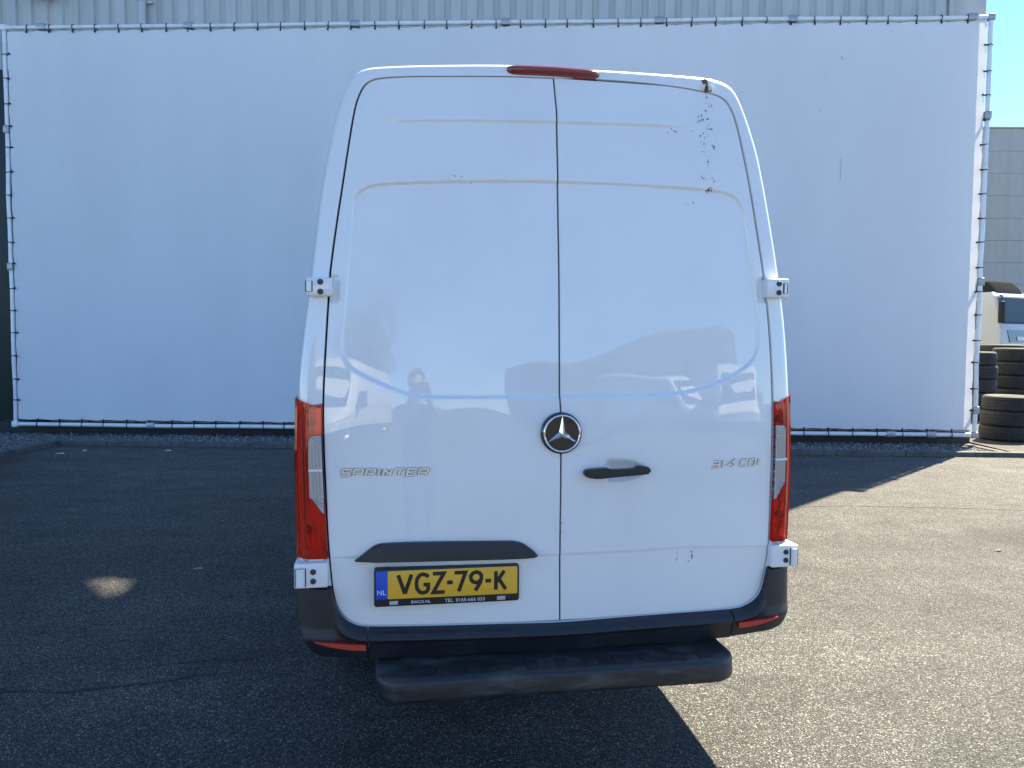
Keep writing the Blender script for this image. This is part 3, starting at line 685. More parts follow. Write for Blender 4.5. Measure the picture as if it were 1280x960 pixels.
prism_obj("country_band", rrect(-.682, -.6405, .7085, .8115, .003), yp - .0135, yp - .008, m_blue, pl, .0008)
PG = [("V", [[(268, 0), (320, 1.)], [(372, 0), (320, 1.)]]), ("G", [[(505, .17), (490, .06), (462, 0.), (435, .06), (415, .25), (410, .5), (415, .75), (435, .94), (462, 1.), (490, .94), (503, .80), (503, .56), (465, .56)]]),
      ("Z", [[(540, .0), (627, .0), (543, 1.), (633, 1.)]]), ("-", [[(652, .5), (697, .5)]]), ("7", [[(712, 0.), (800, 0.), (745, 1.)]]),
      ("9", [[(885, 0), (912, .06), (927, .2), (927, .38), (912, .52), (885, .58), (858, .52), (843, .38), (843, .2), (858, .06), (885, 0)], [(926, .36), (915, .62), (878, 1.)]]),
      ("-", [[(960, .5), (1005, .5)]]), ("K", [[(1044, 0), (1044, 1)], [(1112, 0.), (1050, .58)], [(1068, .42), (1124, 1.)]])]
ZT, ZB = .7965, .7265
for ch, st in PG:
    strokes = [[(PX(u), ZT + (ZB - ZT) * v) for u, v in s] for s in st]
    glyph_obj("plate_character", strokes, .0138 if ch != "-" else .0145, lambda a, b: (a, b), yp - .0145, yp - .0125, m_letter, pl)
text_obj("country_code", "NL", .031, -.6612, .7335, yp - .0137, m_white_print, pl)
text_obj("dealer_text", "BWCR.NL", .0700, PX(447), .6935, yp - .0113, m_white_print, pl, bold=0., spacing=1.06)
text_obj("dealer_text", "TEL. 0165-666 033", .1480, PX(795), .6935, yp - .0113, m_white_print, pl, bold=0., spacing=1.06)
for u in (233, 1088): box_obj("holder_clip", PX(u) - .0155, PX(u) + .0155, yp - .0125, yp - .01, .6865, .7005, m_grey_print, pl, .0005)

# ---- damage: torn roof corner, chips and scratches on the right door
tor = prism_obj("torn_roof_corner", [(.578, 2.674), (.592, 2.683), (.606, 2.676), (.622, 2.672), (.616, 2.652), (.622, 2.633), (.600, 2.630), (.588, 2.634), (.592, 2.652)], lambda x, z: Sf(x, z) - .004, lambda x, z: Sf(x, z) + .03, m_rust, van, .001)
V = [(.600, 2.672, -.016), (.622, 2.668, -.020), (.620, 2.642, -.012), (.609, 2.632, -.002), (.600, 2.650, -.022)]
mesh_obj("bent_flap", [(x, Sf(x, z) + y, z) for x, z, y in V] + [(x, Sf(x, z) + y + .004, z) for x, z, y in V], [(0, 1, 4), (1, 2, 4), (2, 3, 4), (0, 4, 3), (5, 9, 6), (6, 9, 7), (7, 9, 8), (5, 8, 9), (0, 5, 6, 1), (1, 6, 7, 2), (2, 7, 8, 3), (3, 8, 5, 0)], m_paint, tor)
V = [(.575, 2.652, -.012), (.590, 2.655, -.020), (.588, 2.636, -.006), (.572, 2.640, -.004)]
mesh_obj("bent_flap", [(x, Sf(x, z) + y, z) for x, z, y in V] + [(x, Sf(x, z) + y + .006, z) for x, z, y in V], [(0, 1, 2, 3), (7, 6, 5, 4), (0, 4, 5, 1), (1, 5, 6, 2), (2, 6, 7, 3), (3, 7, 4, 0)], m_paint, tor)
CH = [(0.435, 2.46), (0.454, 2.471), (0.461, 2.467), (0.469, 2.471), (0.619, 2.579), (0.613, 2.573), (0.596, 2.555), (0.592, 2.552), (0.575, 2.537), (0.565, 2.52), (0.557, 2.509), (0.57, 2.513), (0.58, 2.517), (0.588, 2.522), (0.592, 2.525), (0.602, 2.521), (0.568, 2.53), (0.605, 2.504), (0.613, 2.481), (0.616, 2.48), (0.61, 2.484), (0.536, 2.47), (0.568, 2.455), (0.587, 2.461), (0.588, 2.447), (0.575, 2.431), (0.587, 2.421), (0.624, 2.418), (0.631, 2.412), (0.633, 2.407), (0.581, 2.394), (0.606, 2.362), (0.6, 2.356), (0.602, 2.343), (0.578, 2.29), (0.589, 2.279), (0.622, 2.292), (0.627, 2.277), (0.606, 2.247), (0.615, 2.251), (0.601, 2.243), (0.622, 2.244), (0.61, 2.234), (0.542, 2.197), (0.518, 2.183), (0.601, 2.614), (.535, .832), (.536, .815), (.539, .804), (.474, .80), (.522, .788), (-.40, 2.262), (-.39, 2.258), (-.37, 2.255), (-.33, 2.233), (-.55, .651), (.009, .965), (.008, .93)]
bm = bmesh.new(); rr = random.Random(3)
def chip(x, z, a, b, rot):
    n_ = 7; ps = []
    for k in range(n_):
        t_ = 2 * math.pi * k / n_; r = rr.uniform(.6, 1.2); u, v = a * r * math.cos(t_), b * r * math.sin(t_); ps.append((x + u * math.cos(rot) - v * math.sin(rot), z + u * math.sin(rot) + v * math.cos(rot)))
    bm.faces.new([bm.verts.new((px, float(door_face(np.array(px), np.array(pz))) - .0006, pz)) for px, pz in ps])
for x, z in CH:
    for _ in range(1 if x < .45 else 2):
        s_ = rr.choice([.0014, .002, .0026, .0034]); chip(x + rr.gauss(0, .003), z + rr.gauss(0, .003), s_ * rr.uniform(1, 2), s_ * .7, rr.uniform(0, 3.1))
for k in range(7): chip(.607 + rr.gauss(0, .008), 2.245 + rr.gauss(0, .003), .006, .0016, rr.uniform(-.2, .2))
for k in range(9): chip(.5355 + k * .0003, .834 - k * .0038, .0011, .0032, rr.gauss(0, .15)); chip(.476 - k * .0004, .843 - k * .006, .0006, .003, .05)
for k in range(26): chip(.60 + rr.gauss(0, .012), rr.uniform(2.26, 2.62), .0009, .0028, rr.gauss(0, .3))
cp = bm_obj("chipped_paint", bm, m_chip, van); cp.data.materials.append(m_rust); tag(cp, kind="stuff")
for p in cp.data.polygons: p.material_index = 1 if rr.random() < .25 else 0

# ================================================================ ground
def sheet(name, pts, z, m, kind="structure", th=None):
    return tag(mesh_obj(name, [(x, y, z) for x, y in pts], [tuple(range(len(pts)))], m), kind=kind)
WY, WD = -0.0426, 12.265
we, wnn = Vector((math.cos(WY), math.sin(WY), 0)), Vector((-math.sin(WY), math.cos(WY), 0)); WO = Vector((0, WD, 0))
W = lambda a, b=0., z=0.: WO + we * a + wnn * b + Vector((0, 0, z))
sheet("asphalt_ground", [(-220, -220), (220, -220), (220, 220), (-220, 220)], 0, m_asphalt)
KY = -.82                                              # kerb face, in front of the banner
# raised yard to the right of the gravel bed and behind
tag(mesh_obj("yard_paving", [W(7.42, KY + .12, .062), W(80, KY + .12, .062), W(80, 80, .062), W(7.42, 80, .062)], [(0, 1, 2, 3)], m_yard), kind="structure")
tag(mesh_obj("gravel_bed", [W(-7.05, KY + .12, .050), W(7.36, KY + .12, .050), W(7.36, 6, .050), W(-14, 6, .050), W(-14, -9.5, .050), W(-7.05, -9.5, .050)], [(0, 1, 2, 3, 4, 5)], m_bed), kind="structure")
kerb = empty("kerb", W(0, KY), WY, kind="structure")
kb = bmesh.new(); add_box(kb, .004, .996, 0, .12, -.1, .072, .008, 2); kme_o = bm_obj("kerb_stone", kb, m_kerb, kerb, 40); kme = kme_o.data
def kstone(x, y, rz, first=[True]):
    if first[0]: o = kme_o; first[0] = False
    else: o = bpy.data.objects.new("kerb_stone", kme); COL.objects.link(o); o.parent = kerb
    o.location = (x, y, rr.gauss(0, .0012)); o.rotation_euler = (0, 0, rz + rr.gauss(0, .002))
for i in range(32): kstone(-7.18 + i, 0, 0)
for i in range(8): kstone(-7.06, -.004 - i, -math.pi / 2)
for i in range(6): kstone(7.33 - .05 * i, .125 + i, math.pi / 2 + .07)
# loose gravel: one mesh of small irregular stones
def gravel(name, rects, n, smin, smax):
    V, F = [], []; ico = bmesh.new(); bmesh.ops.create_icosphere(ico, subdivisions=1, radius=1); iv = np.array([v.co[:] for v in ico.verts]); ico.verts.index_update(); ifc = [tuple(v.index for v in f.verts) for f in ico.faces]; ico.free()
    areas = np.array([(b - a) * (d - c) for a, b, c, d in rects]); pr = areas / areas.sum()
    for _ in range(n):
        a, b, c, d = rects[rng.choice(len(rects), p=pr)]; u, v = rng.uniform(a, b), rng.uniform(c, d); s = rng.uniform(smin, smax) * (1.6 if rng.random() < .06 else 1)
        q = iv * rng.uniform(.65, 1.15, (len(iv), 1)) * np.array([s, s * rng.uniform(.6, 1), s * rng.uniform(.45, .8)]); a_ = rng.uniform(0, 6.28)
        q = np.stack([q[:, 0] * math.cos(a_) - q[:, 1] * math.sin(a_), q[:, 0] * math.sin(a_) + q[:, 1] * math.cos(a_), q[:, 2]], 1)
        P = W(u, v, .052 + s * .25); base = len(V); V += (q + np.array(P)).tolist(); F += [tuple(base + k for k in f) for f in ifc]
    return tag(mesh_obj(name, V, F, m_stone), kind="stuff")
gravel("loose_gravel", [(-7.0, 7.25, KY + .13, .23), (-9.5, -7.15, -3.2, .2)], 9000, .009, .022)
# tar joint, litter
V, F = [], []; pts = [(2.35, 7.70), (2.9, 7.66), (3.43, 7.735), (4.05, 7.685), (4.52, 7.66), (5.1, 7.57), (6.5, 7.44), (9, 7.2), (14, 6.8)]
xs = np.arange(2.3, 14, .05)
for x in xs:
    y = np.interp(x, [p[0] for p in pts], [p[1] for p in pts]) + rr.gauss(0, .006); w = .011 * rr.uniform(.3, 1.5); V += [(x, y - w, .004), (x, y + w, .004)]
for i in range(len(xs) - 1): F.append((2 * i, 2 * i + 2, 2 * i + 3, 2 * i + 1))
tag(mesh_obj("pavement_crack", V, F, m_tar), kind="structure")
def litter(name, x, y, l, w, rz, label, cat, m=m_leaf):
    V = [(-l / 2, -w * .3, .004), (-l * .1, -w / 2, .008), (l / 2, -w * .1, .006), (l * .35, w / 2, .014), (-l * .3, w * .45, .010)]
    V += [(a, b, c - .003) for a, b, c in V]; o = mesh_obj(name, V, [(0, 1, 2, 3, 4), (9, 8, 7, 6, 5)] + [(i, i + 5, (i + 1) % 5 + 5, (i + 1) % 5) for i in range(5)], m)
    o.location = (x, y, .0015); o.rotation_euler = (0, 0, rz); tag(o, label, cat)
litter("dry_stick", -2.24, 5.42, .075, .012, .1, "pale stick lying just above the sunlit patch on the dark asphalt", "stick")
litter("dead_leaf", 3.89, 6.05, .060, .030, .2, "small brown leaf on the sunlit asphalt right of the van", "leaf", mat("brown_leaf", (.10, .075, .05), .8))
litter("paper_scrap", -6.42, 10.86, .12, .03, .1, "flat pale scrap on the asphalt below the left kerb corner", "litter", m_white_print)
litter("paper_scrap", -6.24, 11.16, .06, .05, .5, "small pale scrap by the kerb, a little right of the left kerb corner", "litter", m_white_print)
litter("paper_scrap", -5.05, 11.22, .10, .03, .0, "thin pale scrap close to the kerb between the kerb corner and the van", "litter", m_white_print)

# cracks in the shaded asphalt and loose grit
def crack(p0, p1, wid):
    V, F = [], []; n = 40; dx, dy = p1[0] - p0[0], p1[1] - p0[1]; L = math.hypot(dx, dy); nx_, ny_ = -dy / L, dx / L; o_ = 0
    for i in range(n):
        u = i / (n - 1); o_ += rr.gauss(0, .010); w = wid * rr.uniform(.2, 1.3) * math.sin(math.pi * min(max(u, .03), .97)) ** .5
        V += [(p0[0] + dx * u + nx_ * (o_ - w), p0[1] + dy * u + ny_ * (o_ - w), .0035), (p0[0] + dx * u + nx_ * (o_ + w), p0[1] + dy * u + ny_ * (o_ + w), .0035)]
    for i in range(n - 1): F.append((2 * i, 2 * i + 2, 2 * i + 3, 2 * i + 1))
    tag(mesh_obj("pavement_crack", V, F, m_tar), kind="structure")
for p0, p1, w in (((-2.7, 3.35), (-1.2, 3.75), .008), ((-2.0, 3.75), (-1.0, 4.1), .007), ((-4.6, 8.1), (-2.2, 8.6), .010), ((-1.5, 5.6), (-.9, 5.9), .006), ((-2.2, 10.0), (-1.2, 9.9), .02)): crack(p0, p1, w)
V, F = [], []
for _ in range(2600):
    x, y = rng.uniform(-6, 9), 2.6 + 8.6 * rng.random() ** 1.3
    if rng.random() < .25: y = 11.15 - abs(rng.normal(0, .25)); x = rng.uniform(-6.8, 8)
    s = rng.uniform(.002, .0055); b = len(V); a0 = rng.uniform(0, 6)
    V += [(x + s * math.cos(a0 + k * 2.1) * rng.uniform(.7, 1.3), y + s * math.sin(a0 + k * 2.1), .001) for k in range(3)] + [(x, y, .002 + s * .9)]
    F += [(b, b + 1, b + 3), (b + 1, b + 2, b + 3), (b + 2, b, b + 3)]
tag(mesh_obj("loose_grit", V, F, mat("pale_grit", (.34, .33, .30), .85)), kind="stuff")

# ================================================================ warehouse behind the banner
wh = empty("warehouse", W(0, .25), WY, label="tall grey metal-clad warehouse behind the white banner", cat="building")
XR, XL, HR = 7.29, -30.0, 13.74
def ribs(x0, x1, pitch, phase):
    pts = []; k = math.floor((x0 - phase) / pitch)
    while phase + k * pitch < x1 + pitch:
        b = phase + k * pitch
        for dx, d in ((0, 0), (.150, 0), (.172, .038), (.238, .038)):
            if x0 < b + dx < x1: pts.append((b + dx, d))
        k += 1
    def at(x):
        u = (x - phase) % pitch; return float(np.interp(u, [0, .150, .172, .238, pitch], [0, 0, .038, .038, 0]))
    return [(x0, at(x0))] + pts + [(x1, at(x1))]
def sheet_mesh(name, x0, x1, z0, z1, par, off=0.):
    P = ribs(x0, x1, .2605, .02); n = len(P); V = [(x, d + off, z0) for x, d in P] + [(x, d + off, z1) for x, d in P]
    return mesh_obj(name, V, [(i, i + 1, i + 1 + n, i + n) for i in range(n - 1)], m_clad, par)
x = 6.73
while x > XL: sheet_mesh("cladding_sheet", x - 1.042, x - .0015, .25, HR, wh, rr.uniform(0, .002)); x -= 1.042
box_obj("flashing_strip", 6.733, 6.80, -.012, .05, .25, HR, m_clad, wh, .004)
box_obj("corner_trim", 6.803, XR, -.006, .30, .252, 18.4, m_clad, wh, .004)
box_obj("inner_wall", XL, 7.0, .06, .30, .0, HR, m_conc, wh)
box_obj("plinth", XL, XR + .003, -.03, .055, .0, .249, m_plinth, wh, .004)
box_obj("dark_wall_panel", XL, -7.72, -.05, -.003, .26, 6.02, m_darkgreen, wh, .004)
box_obj("side_wall", XR - .20, XR - .002, .301, 30, .0, HR, m_clad, wh)
box_obj("roof", XL, XR - .21, .31, 30, HR - .3, HR - .02, m_conc, wh)
# unseen added screen above the eaves; shades the ground, gap shaped for a sun patch
G0, G1, G2 = 3.90, 4.30, (5.08, 14.90)
def slab(name, poly): return prism_obj(name, poly, .02, .20, m_clad, wh)
slab("added_shade_screen", [(XL, HR + .002), (G0, HR + .002), G2, (G2[0], 18.4), (XL, 18.4)])
slab("added_shade_screen", [(G1, HR + .002), (6.80, HR + .002), (6.80, 18.4), (G2[0] + .002, 18.4), (G2[0] + .002, G2[1])])
# downpipe, bracket, floodlight
tube_obj("downpipe", [(-6.005, -.075, 2.0), (-6.005, -.075, 7.06), (-6.005, -.075, 7.07)], .056, m_pipe, wh, 20)
bm = bmesh.new(); add_tube(bm, [(-6.005, -.075, 7.06), (-6.005, -.075, 9.6)], .064, 20); add_box(bm, -5.95, -5.86, -.06, -.005, 7.04, 7.08, .004); bm_obj("pipe_socket", bm, m_pipe, wh, 40)
fl = box_obj("floodlight", -7.84, -7.45, -.36, -.20, 7.105, 7.40, m_clamp, wh, .012); box_obj("floodlight_glass", -7.80, -7.49, -.366, -.34, 7.13, 7.37, m_white_print, fl, .003); box_obj("floodlight_arm", -7.68, -7.61, -.20, -.002, 7.20, 7.26, m_clamp, fl, .004)

# ================================================================ banner on its tube frame
bn = empty("banner", W(0, 0), WY, label="huge blank white cloth banner laced to a white tube frame on the warehouse", cat="banner")
def bent(a, b):
    n = 13; return [tuple(a[k] + (b[k] - a[k]) * i / (n - 1) + (rr.gauss(0, .0045) if 0 < i < n - 1 else 0) for k in range(3)) for i in range(n)]
FL, FR, FB, FT, PR = -8.18, 7.235, .228, 6.598, .034
tube_obj("frame_tube", bent((FL - .03, 0, FT), (FR + .03, 0, FT)), PR, m_white_metal, bn, 16)
tube_obj("frame_tube", bent((FL - .03, 0, FB), (FR + .03, 0, FB)), PR, m_white_metal, bn, 16)
tube_obj("frame_tube", bent((FL, 0, FB), (FL, 0, FT)), PR * .97, m_white_metal, bn, 16)
tube_obj("frame_tube", bent((FR, 0, FB), (FR, 0, FT)), PR * .97, m_white_metal, bn, 16)
cx0, cx1, cz0, cz1 = FL + .052, FR - .060, FB + .075, FT - .060
nx, nz = 330, 120; V, F = [], []
for j in range(nz):
    for i in range(nx):
        u, v = i / (nx - 1), j / (nz - 1); x, z = cx0 + (cx1 - cx0) * u, cz0 + (cz1 - cz0) * v
        eu, ev = min(u, 1 - u), min(v, 1 - v); sl = .012 * math.sin(u * 4.0 + 1) * math.sin(v * 3 + .5) + .004 * math.sin(u * 23 + v * 5)
        ex_ = .009 * (1 - abs(math.sin(math.pi * (x - FL - .05) / .3785))) if ev < .02 else 0
        de = min(x - cx0, cx1 - x, z - cz0, cz1 - z); ph_ = (x if min(z - cz0, cz1 - z) < min(x - cx0, cx1 - x) else z) - FL - .05
        wk = .006 * math.exp(-de / .16) * math.cos(2 * math.pi * ph_ / .3785) + .004 * math.exp(-de / .5) * math.sin(2 * math.pi * ph_ / .757 + 9 * de)
        V.append((x, -.008 + wk + sl * min(1, eu * 14, ev * 8), z + (ex_ if v < .5 else -ex_) * (1 if j in (0, nz - 1) else 0)))
for j in range(nz - 1):
    for i in range(nx - 1): a = j * nx + i; F.append((a, a + 1, a + 1 + nx, a + nx))
fab = mesh_obj("fabric_sheet", V, F, m_cloth, bn, True)
for x, z, w_m, h_m, rz_ in ((5.02, 6.0, .025, .07, .5), (4.72, 5.22, .012, .045, .1), (5.05, 4.32, .014, .36, -.03), (1.8, 4.2, .01, .10, .1)):
    pts_ = [(-.5, -.5), (.2, -.45), (.5, .1), (.3, .5), (-.3, .45), (-.45, 0)]
    mesh_obj("scuff_mark", [(x + a * w_m - b * h_m * math.sin(rz_), -.034, z + b * h_m) for a, b in pts_], [(0, 1, 2, 3, 4, 5)], m_scuff, fab)
# hem tube along the edges
bm = bmesh.new(); add_tube(bm, [(cx0, -.004, cz0), (cx1, -.004, cz0)], .006, 8); bm_obj("hem", bm, m_trim, fab, 60)
# rubber ties: a loop round the tube, a strap to the eyelet and a knob
tb = bmesh.new(); ring = []
for k in range(17): a = 2 * math.pi * k / 16; ring.append((0, (PR + .006) * math.cos(a), (PR + .006) * math.sin(a)))
add_tube(tb, ring, .0075, 6, False); add_tube(tb, [(0, -.012, -.035), (0, -.020, -.07), (0, -.016, -.082)], .010, 6); add_box(tb, -.015, .015, -.034, -.008, -.092, -.066, .005, 1)
tie0 = bm_obj("tie", tb, m_tie, bn, 50); tie_me = tie0.data; used = [False]
def tie(x, z, ry):
    if not used[0]: o = tie0; used[0] = True
    else: o = bpy.data.objects.new("tie", tie_me); COL.objects.link(o); o.parent = bn
    o.location = (x + (rr.gauss(0, .014) if abs(math.sin(ry)) < .5 else 0), 0, z + (rr.gauss(0, .014) if abs(math.sin(ry)) > .5 else 0)); o.rotation_euler = (rr.gauss(0, .10), ry + rr.gauss(0, .07), rr.gauss(0, .12))
for i in range(40):
    tx = FL + .37 + i * (FR - FL - .74) / 39; tie(tx, FT, 0); tie(tx, FB, math.pi)
for i in range(16):
    tz = FB + .38 + i * (FT - FB - .80) / 15; tie(FL, tz, -math.pi / 2); tie(FR, tz, math.pi / 2)
def clamp(x, z, vert=False):
    bm = bmesh.new()
    if vert: add_box(bm, x - .045, x + .045, -.046, .05, z - .06, z + .06, .012, 2)
    else: add_box(bm, x - .07, x + .07, -.046, .05, z - .044, z + .05, .012, 2)
    add_box(bm, x - .02, x + .02, .04, .215, z - .02, z + .02, 0); bm_obj("pole_clamp", bm, m_clamp, bn, 40)
for x in (-7.56, -5.17, -2.50, -.14, 2.24, 4.27, 6.95): clamp(x, FT + .005)
for x in (-5.9, -3.2, 5.95, 6.57): clamp(x, FB)
for z in (5.14, 2.61, .62): clamp(FR + .005, z, True)
for z in (5.0, 2.8): clamp(FL, z, True)
for x, z in ((FL, FT), (FR, FT), (FL, FB), (FR, FB)):
    bm = bmesh.new(); add_box(bm, x - .05, x + .05, -.05, .05, z - .05, z + .05, .02, 3); bm_obj("corner_fitting", bm, m_clamp if x > 0 else m_white_metal, bn, 40)

# ================================================================ tyres
def tyre_mesh(R=.385, hw=.128):
    bm = bmesh.new(); ri = R * .60; pr = [(ri, -hw * .62), (ri + .012, -hw * .80), (R * .76, -hw * 1.0), (R * .88, -hw * .99), (R * .955, -hw * .88), (R * .985, -hw * .74)]
    for g in (-.42, 0, .42): pr += [(R, hw * (g - .26)), (R, hw * (g - .055)), (R - .011, hw * (g - .05)), (R - .011, hw * (g + .05)), (R, hw * (g + .055)), (R, hw * (g + .26))] if g == 0 else [(R - .002, hw * (g - .10)), (R - .002, hw * (g - .05)), (R - .012, hw * (g - .045)), (R - .012, hw * (g + .045)), (R - .002, hw * (g + .05)), (R - .002, hw * (g + .10))]
    pr += [(R * .985, hw * .74), (R * .955, hw * .88), (R * .88, hw * .99), (R * .76, hw * 1.0), (ri + .012, hw * .80), (ri, hw * .62)]
    inner = [(ri + .015, hw * .4), (R * .92, hw * .3), (R * .92, -hw * .3), (ri + .015, -hw * .4), (ri, -hw * .62)]
    pr = sorted(pr[6:-6], key=lambda p: p[1]) and pr
    add_lathe(bm, pr + inner, 56)
    me = bpy.data.meshes.new("tyre"); bmesh.ops.recalc_face_normals(bm, faces=bm.faces[:])
    for f in bm.faces: f.smooth = True
    for e in bm.edges:
        if len(e.link_faces) == 2 and e.calc_face_angle(0) > .6: e.smooth = False
    bm.to_mesh(me); bm.free(); me.materials.append(m_rubber); return me
TM = tyre_mesh(); ORD = ["bottom", "second", "third", "fourth", "fifth", "top"]
def stack(x, y, n, scale, desc, group):
    z = .064
    for i in range(n):
        h = .256 * scale; o = bpy.data.objects.new("tyre", TM); COL.objects.link(o)
        o.location = (x + rr.gauss(0, .012), y + rr.gauss(0, .012), z + h / 2); o.scale = (scale,) * 3; o.rotation_euler = (0, 0, rr.uniform(0, 6)); z += h * .995
        pos = "topmost" if i == n - 1 else "lowest" if i == 0 else ("middle" if n == 3 else ["", "second from the bottom", "third from the bottom", "second from the top"][i] if n == 5 else ["", "second from the bottom", "third from the bottom", "third from the top", "second from the top"][i])
        tag(o, "%s black tyre %s" % (pos, desc), "tyre", group)
stack(8.22, 12.75, 3, .965, "of the low near stack beside the banner's right pole", "tyres stacked beside the banner")
stack(9.78, 16.3, 5, 1.12, "of the stack half behind the pole", "tyres stacked behind the pole")
stack(11.24, 17.2, 5, 1.18, "of the tall stack at the right edge", "tyres stacked at the right edge")
stack(11.85, 18.6, 5, 1.24, "of the rearmost stack below the truck", "tyres stacked in front of the truck")

# ================================================================ concrete hall far right
ch = empty("concrete_hall", (8, 42, 0), 0.0, label="long weathered concrete panel hall in the background at right", cat="building")
pm = None; PH = 1.19
bm = bmesh.new(); add_box(bm, .004, 5.996, -.10, .10, .004, PH - .006, .007, 1); p0 = bm_obj("wall_panel", bm, m_conc, ch, 30); pm = p0.data
hgt = 11
for c in range(8):
    for r in range(hgt):
        if c == 0 and r == 0: o = p0
        else: o = bpy.data.objects.new("wall_panel", pm); COL.objects.link(o); o.parent = ch
        o.location = (-4 + c * 6, rr.uniform(-.006, .006), .1 + r * PH)
box_obj("hall_core", -3.95, 43.95, .14, 14, 0, .1 + hgt * PH - .02, m_conc, ch); box_obj("roof_cap", -4.05, 44.05, -.16, 14.2, .1 + hgt * PH, .1 + hgt * PH + .09, m_clamp, ch, .01)

# ================================================================ truck
tk = empty("truck", (16.62, 25.2, .062), math.radians(24), label="white cab-over truck parked behind the stacked tyres", cat="truck")
# local: cab front faces -y, width along x
def loft(name, secs, m, par, sharp=30, cap=True):
    bm = bmesh.new(); R_ = [[bm.verts.new(p) for p in s] for s in secs]; n = len(secs[0])
    for A, B in zip(R_, R_[1:]):
        for k in range(n): bm.faces.new((A[k], A[(k + 1) % n], B[(k + 1) % n], B[k]))
    if cap: bm.faces.new(R_[0]); bm.faces.new(R_[-1][::-1])
    return bm_obj(name, bm, m, par, sharp)
def rq(hw, y0, y1, z, r=.10):
    o = []
    for cx_, cy_, a0 in ((hw - r, y1 - r, 0), (-hw + r, y1 - r, 90), (-hw + r, y0 + r, 180), (hw - r, y0 + r, 270)):
        for k in range(5): a = math.radians(a0 + 22.5 * k); o.append((cx_ + r * math.cos(a), cy_ + r * math.sin(a), z))
    return o
cab = loft("truck_cab", [rq(1.15, 0, 2.0, .75), rq(1.17, -.02, 2.0, 1.1), rq(1.17, 0, 2.0, 1.72), rq(1.12, .12, 2.0, 2.25), rq(1.04, .30, 2.0, 2.72), rq(.95, .46, 1.95, 2.84)], m_truck, tk)
loft("roof_deflector", [rq(.92, .42, 1.9, 2.83, .2), rq(.95, .50, 1.9, 2.95, .25), rq(.88, .70, 1.9, 3.14, .3), rq(.55, 1.1, 1.85, 3.22, .3)], m_deflector, cab)
def plate(name, pts, m, par, th=.02):
    a, b, c, d = [Vector(p) for p in pts]; n = (b - a).cross(d - a).normalized(); vs = [p + n * th for p in (a, b, c, d)] + [p - n * .02 for p in (a, b, c, d)]
    return mesh_obj(name, vs, [(0, 1, 2, 3), (7, 6, 5, 4), (0, 4, 5, 1), (1, 5, 6, 2), (2, 6, 7, 3), (3, 7, 4, 0)], m, par)
V = [(s * a, y - .03, z) for a, y, z in ((1.06, .062, 2.00), (1.03, .12, 2.25), (.93, .285, 2.68)) for s in (-1, 1)]
mesh_obj("truck_windscreen", V + [(a, b + .05, c) for a, b, c in V], [(0, 1, 3, 2), (2, 3, 5, 4), (6, 8, 9, 7), (8, 10, 11, 9), (0, 6, 7, 1), (4, 5, 11, 10), (0, 2, 8, 6), (2, 4, 10, 8), (1, 7, 9, 3), (3, 9, 11, 5)], m_screen, cab)
plate("wiper_cowl", [(-1.06, .045, 1.94), (1.06, .045, 1.94), (1.03, .072, 2.02), (-1.03, .072, 2.02)], m_trim, cab)
plate("front_grille", [(-.66, -.02, 1.42), (.66, -.02, 1.42), (.82, .005, 1.76), (-.82, .005, 1.76)], m_gloss_black, cab)
plate("number_plate", [(-.26, -.045, 1.47), (.26, -.045, 1.47), (.26, -.040, 1.58), (-.26, -.040, 1.58)], m_white_print, cab)
box_obj("front_bumper", -1.18, 1.18, -.10, .5, .42, .92, m_cream, tk, .05); box_obj("lower_grille", -.75, .75, -.115, -.09, .55, .80, m_gloss_black, tk, .01)
for s in (-1, 1):
    box_obj("headlamp", s * .98 - .17, s * .98 + .17, -.118, -.05, .60, .80, m_inset, tk, .02)
    plate("door_window", [(s * 1.175, .72, 1.78), (s * 1.175, 1.5, 1.78), (s * 1.06, 1.5, 2.6), (s * 1.06, .80, 2.6)][::s], m_glass, cab, .012)
    box_obj("cab_door_handle", s * 1.175 - .02, s * 1.175 + .02, 1.20, 1.36, 1.52, 1.56, m_black, cab, .005)
    arm = tube_obj("mirror_arm", [(s * 1.10, .12, 2.72), (s * 1.34, -.08, 2.70), (s * 1.36, -.10, 2.5)], .025, m_black, cab, 8)
    box_obj("mirror_head", s * 1.36 - .10, s * 1.36 + .10, -.17, -.03, 1.95, 2.55, m_black, arm, .03)
    for y in (.75, 4.6):
        bm = bmesh.new(); add_lathe(bm, [(.26, -.14), (.42, -.15), (.48, -.12), (.48, .12), (.42, .15), (.26, .14)], 32, 'X', (s * .98, y, .48)); w = bm_obj("truck_wheel", bm, m_rubber, tk, 35)
        bm = bmesh.new(); add_lathe(bm, [(.27, -.1), (.10, -.02 * s), (.01, -.02 * s)], 24, 'X', (s * 1.06, y, .48)); bm_obj("truck_rim", bm, m_rim, w, 35)
box_obj("chassis", -.45, .45, .3, 6.4, .55, .85, m_black, tk, .01); box_obj("cargo_box", -1.20, 1.20, 2.25, 6.6, .95, 3.05, m_truck, tk, .02)
tk.scale = (.84, 1.0, 1.16)

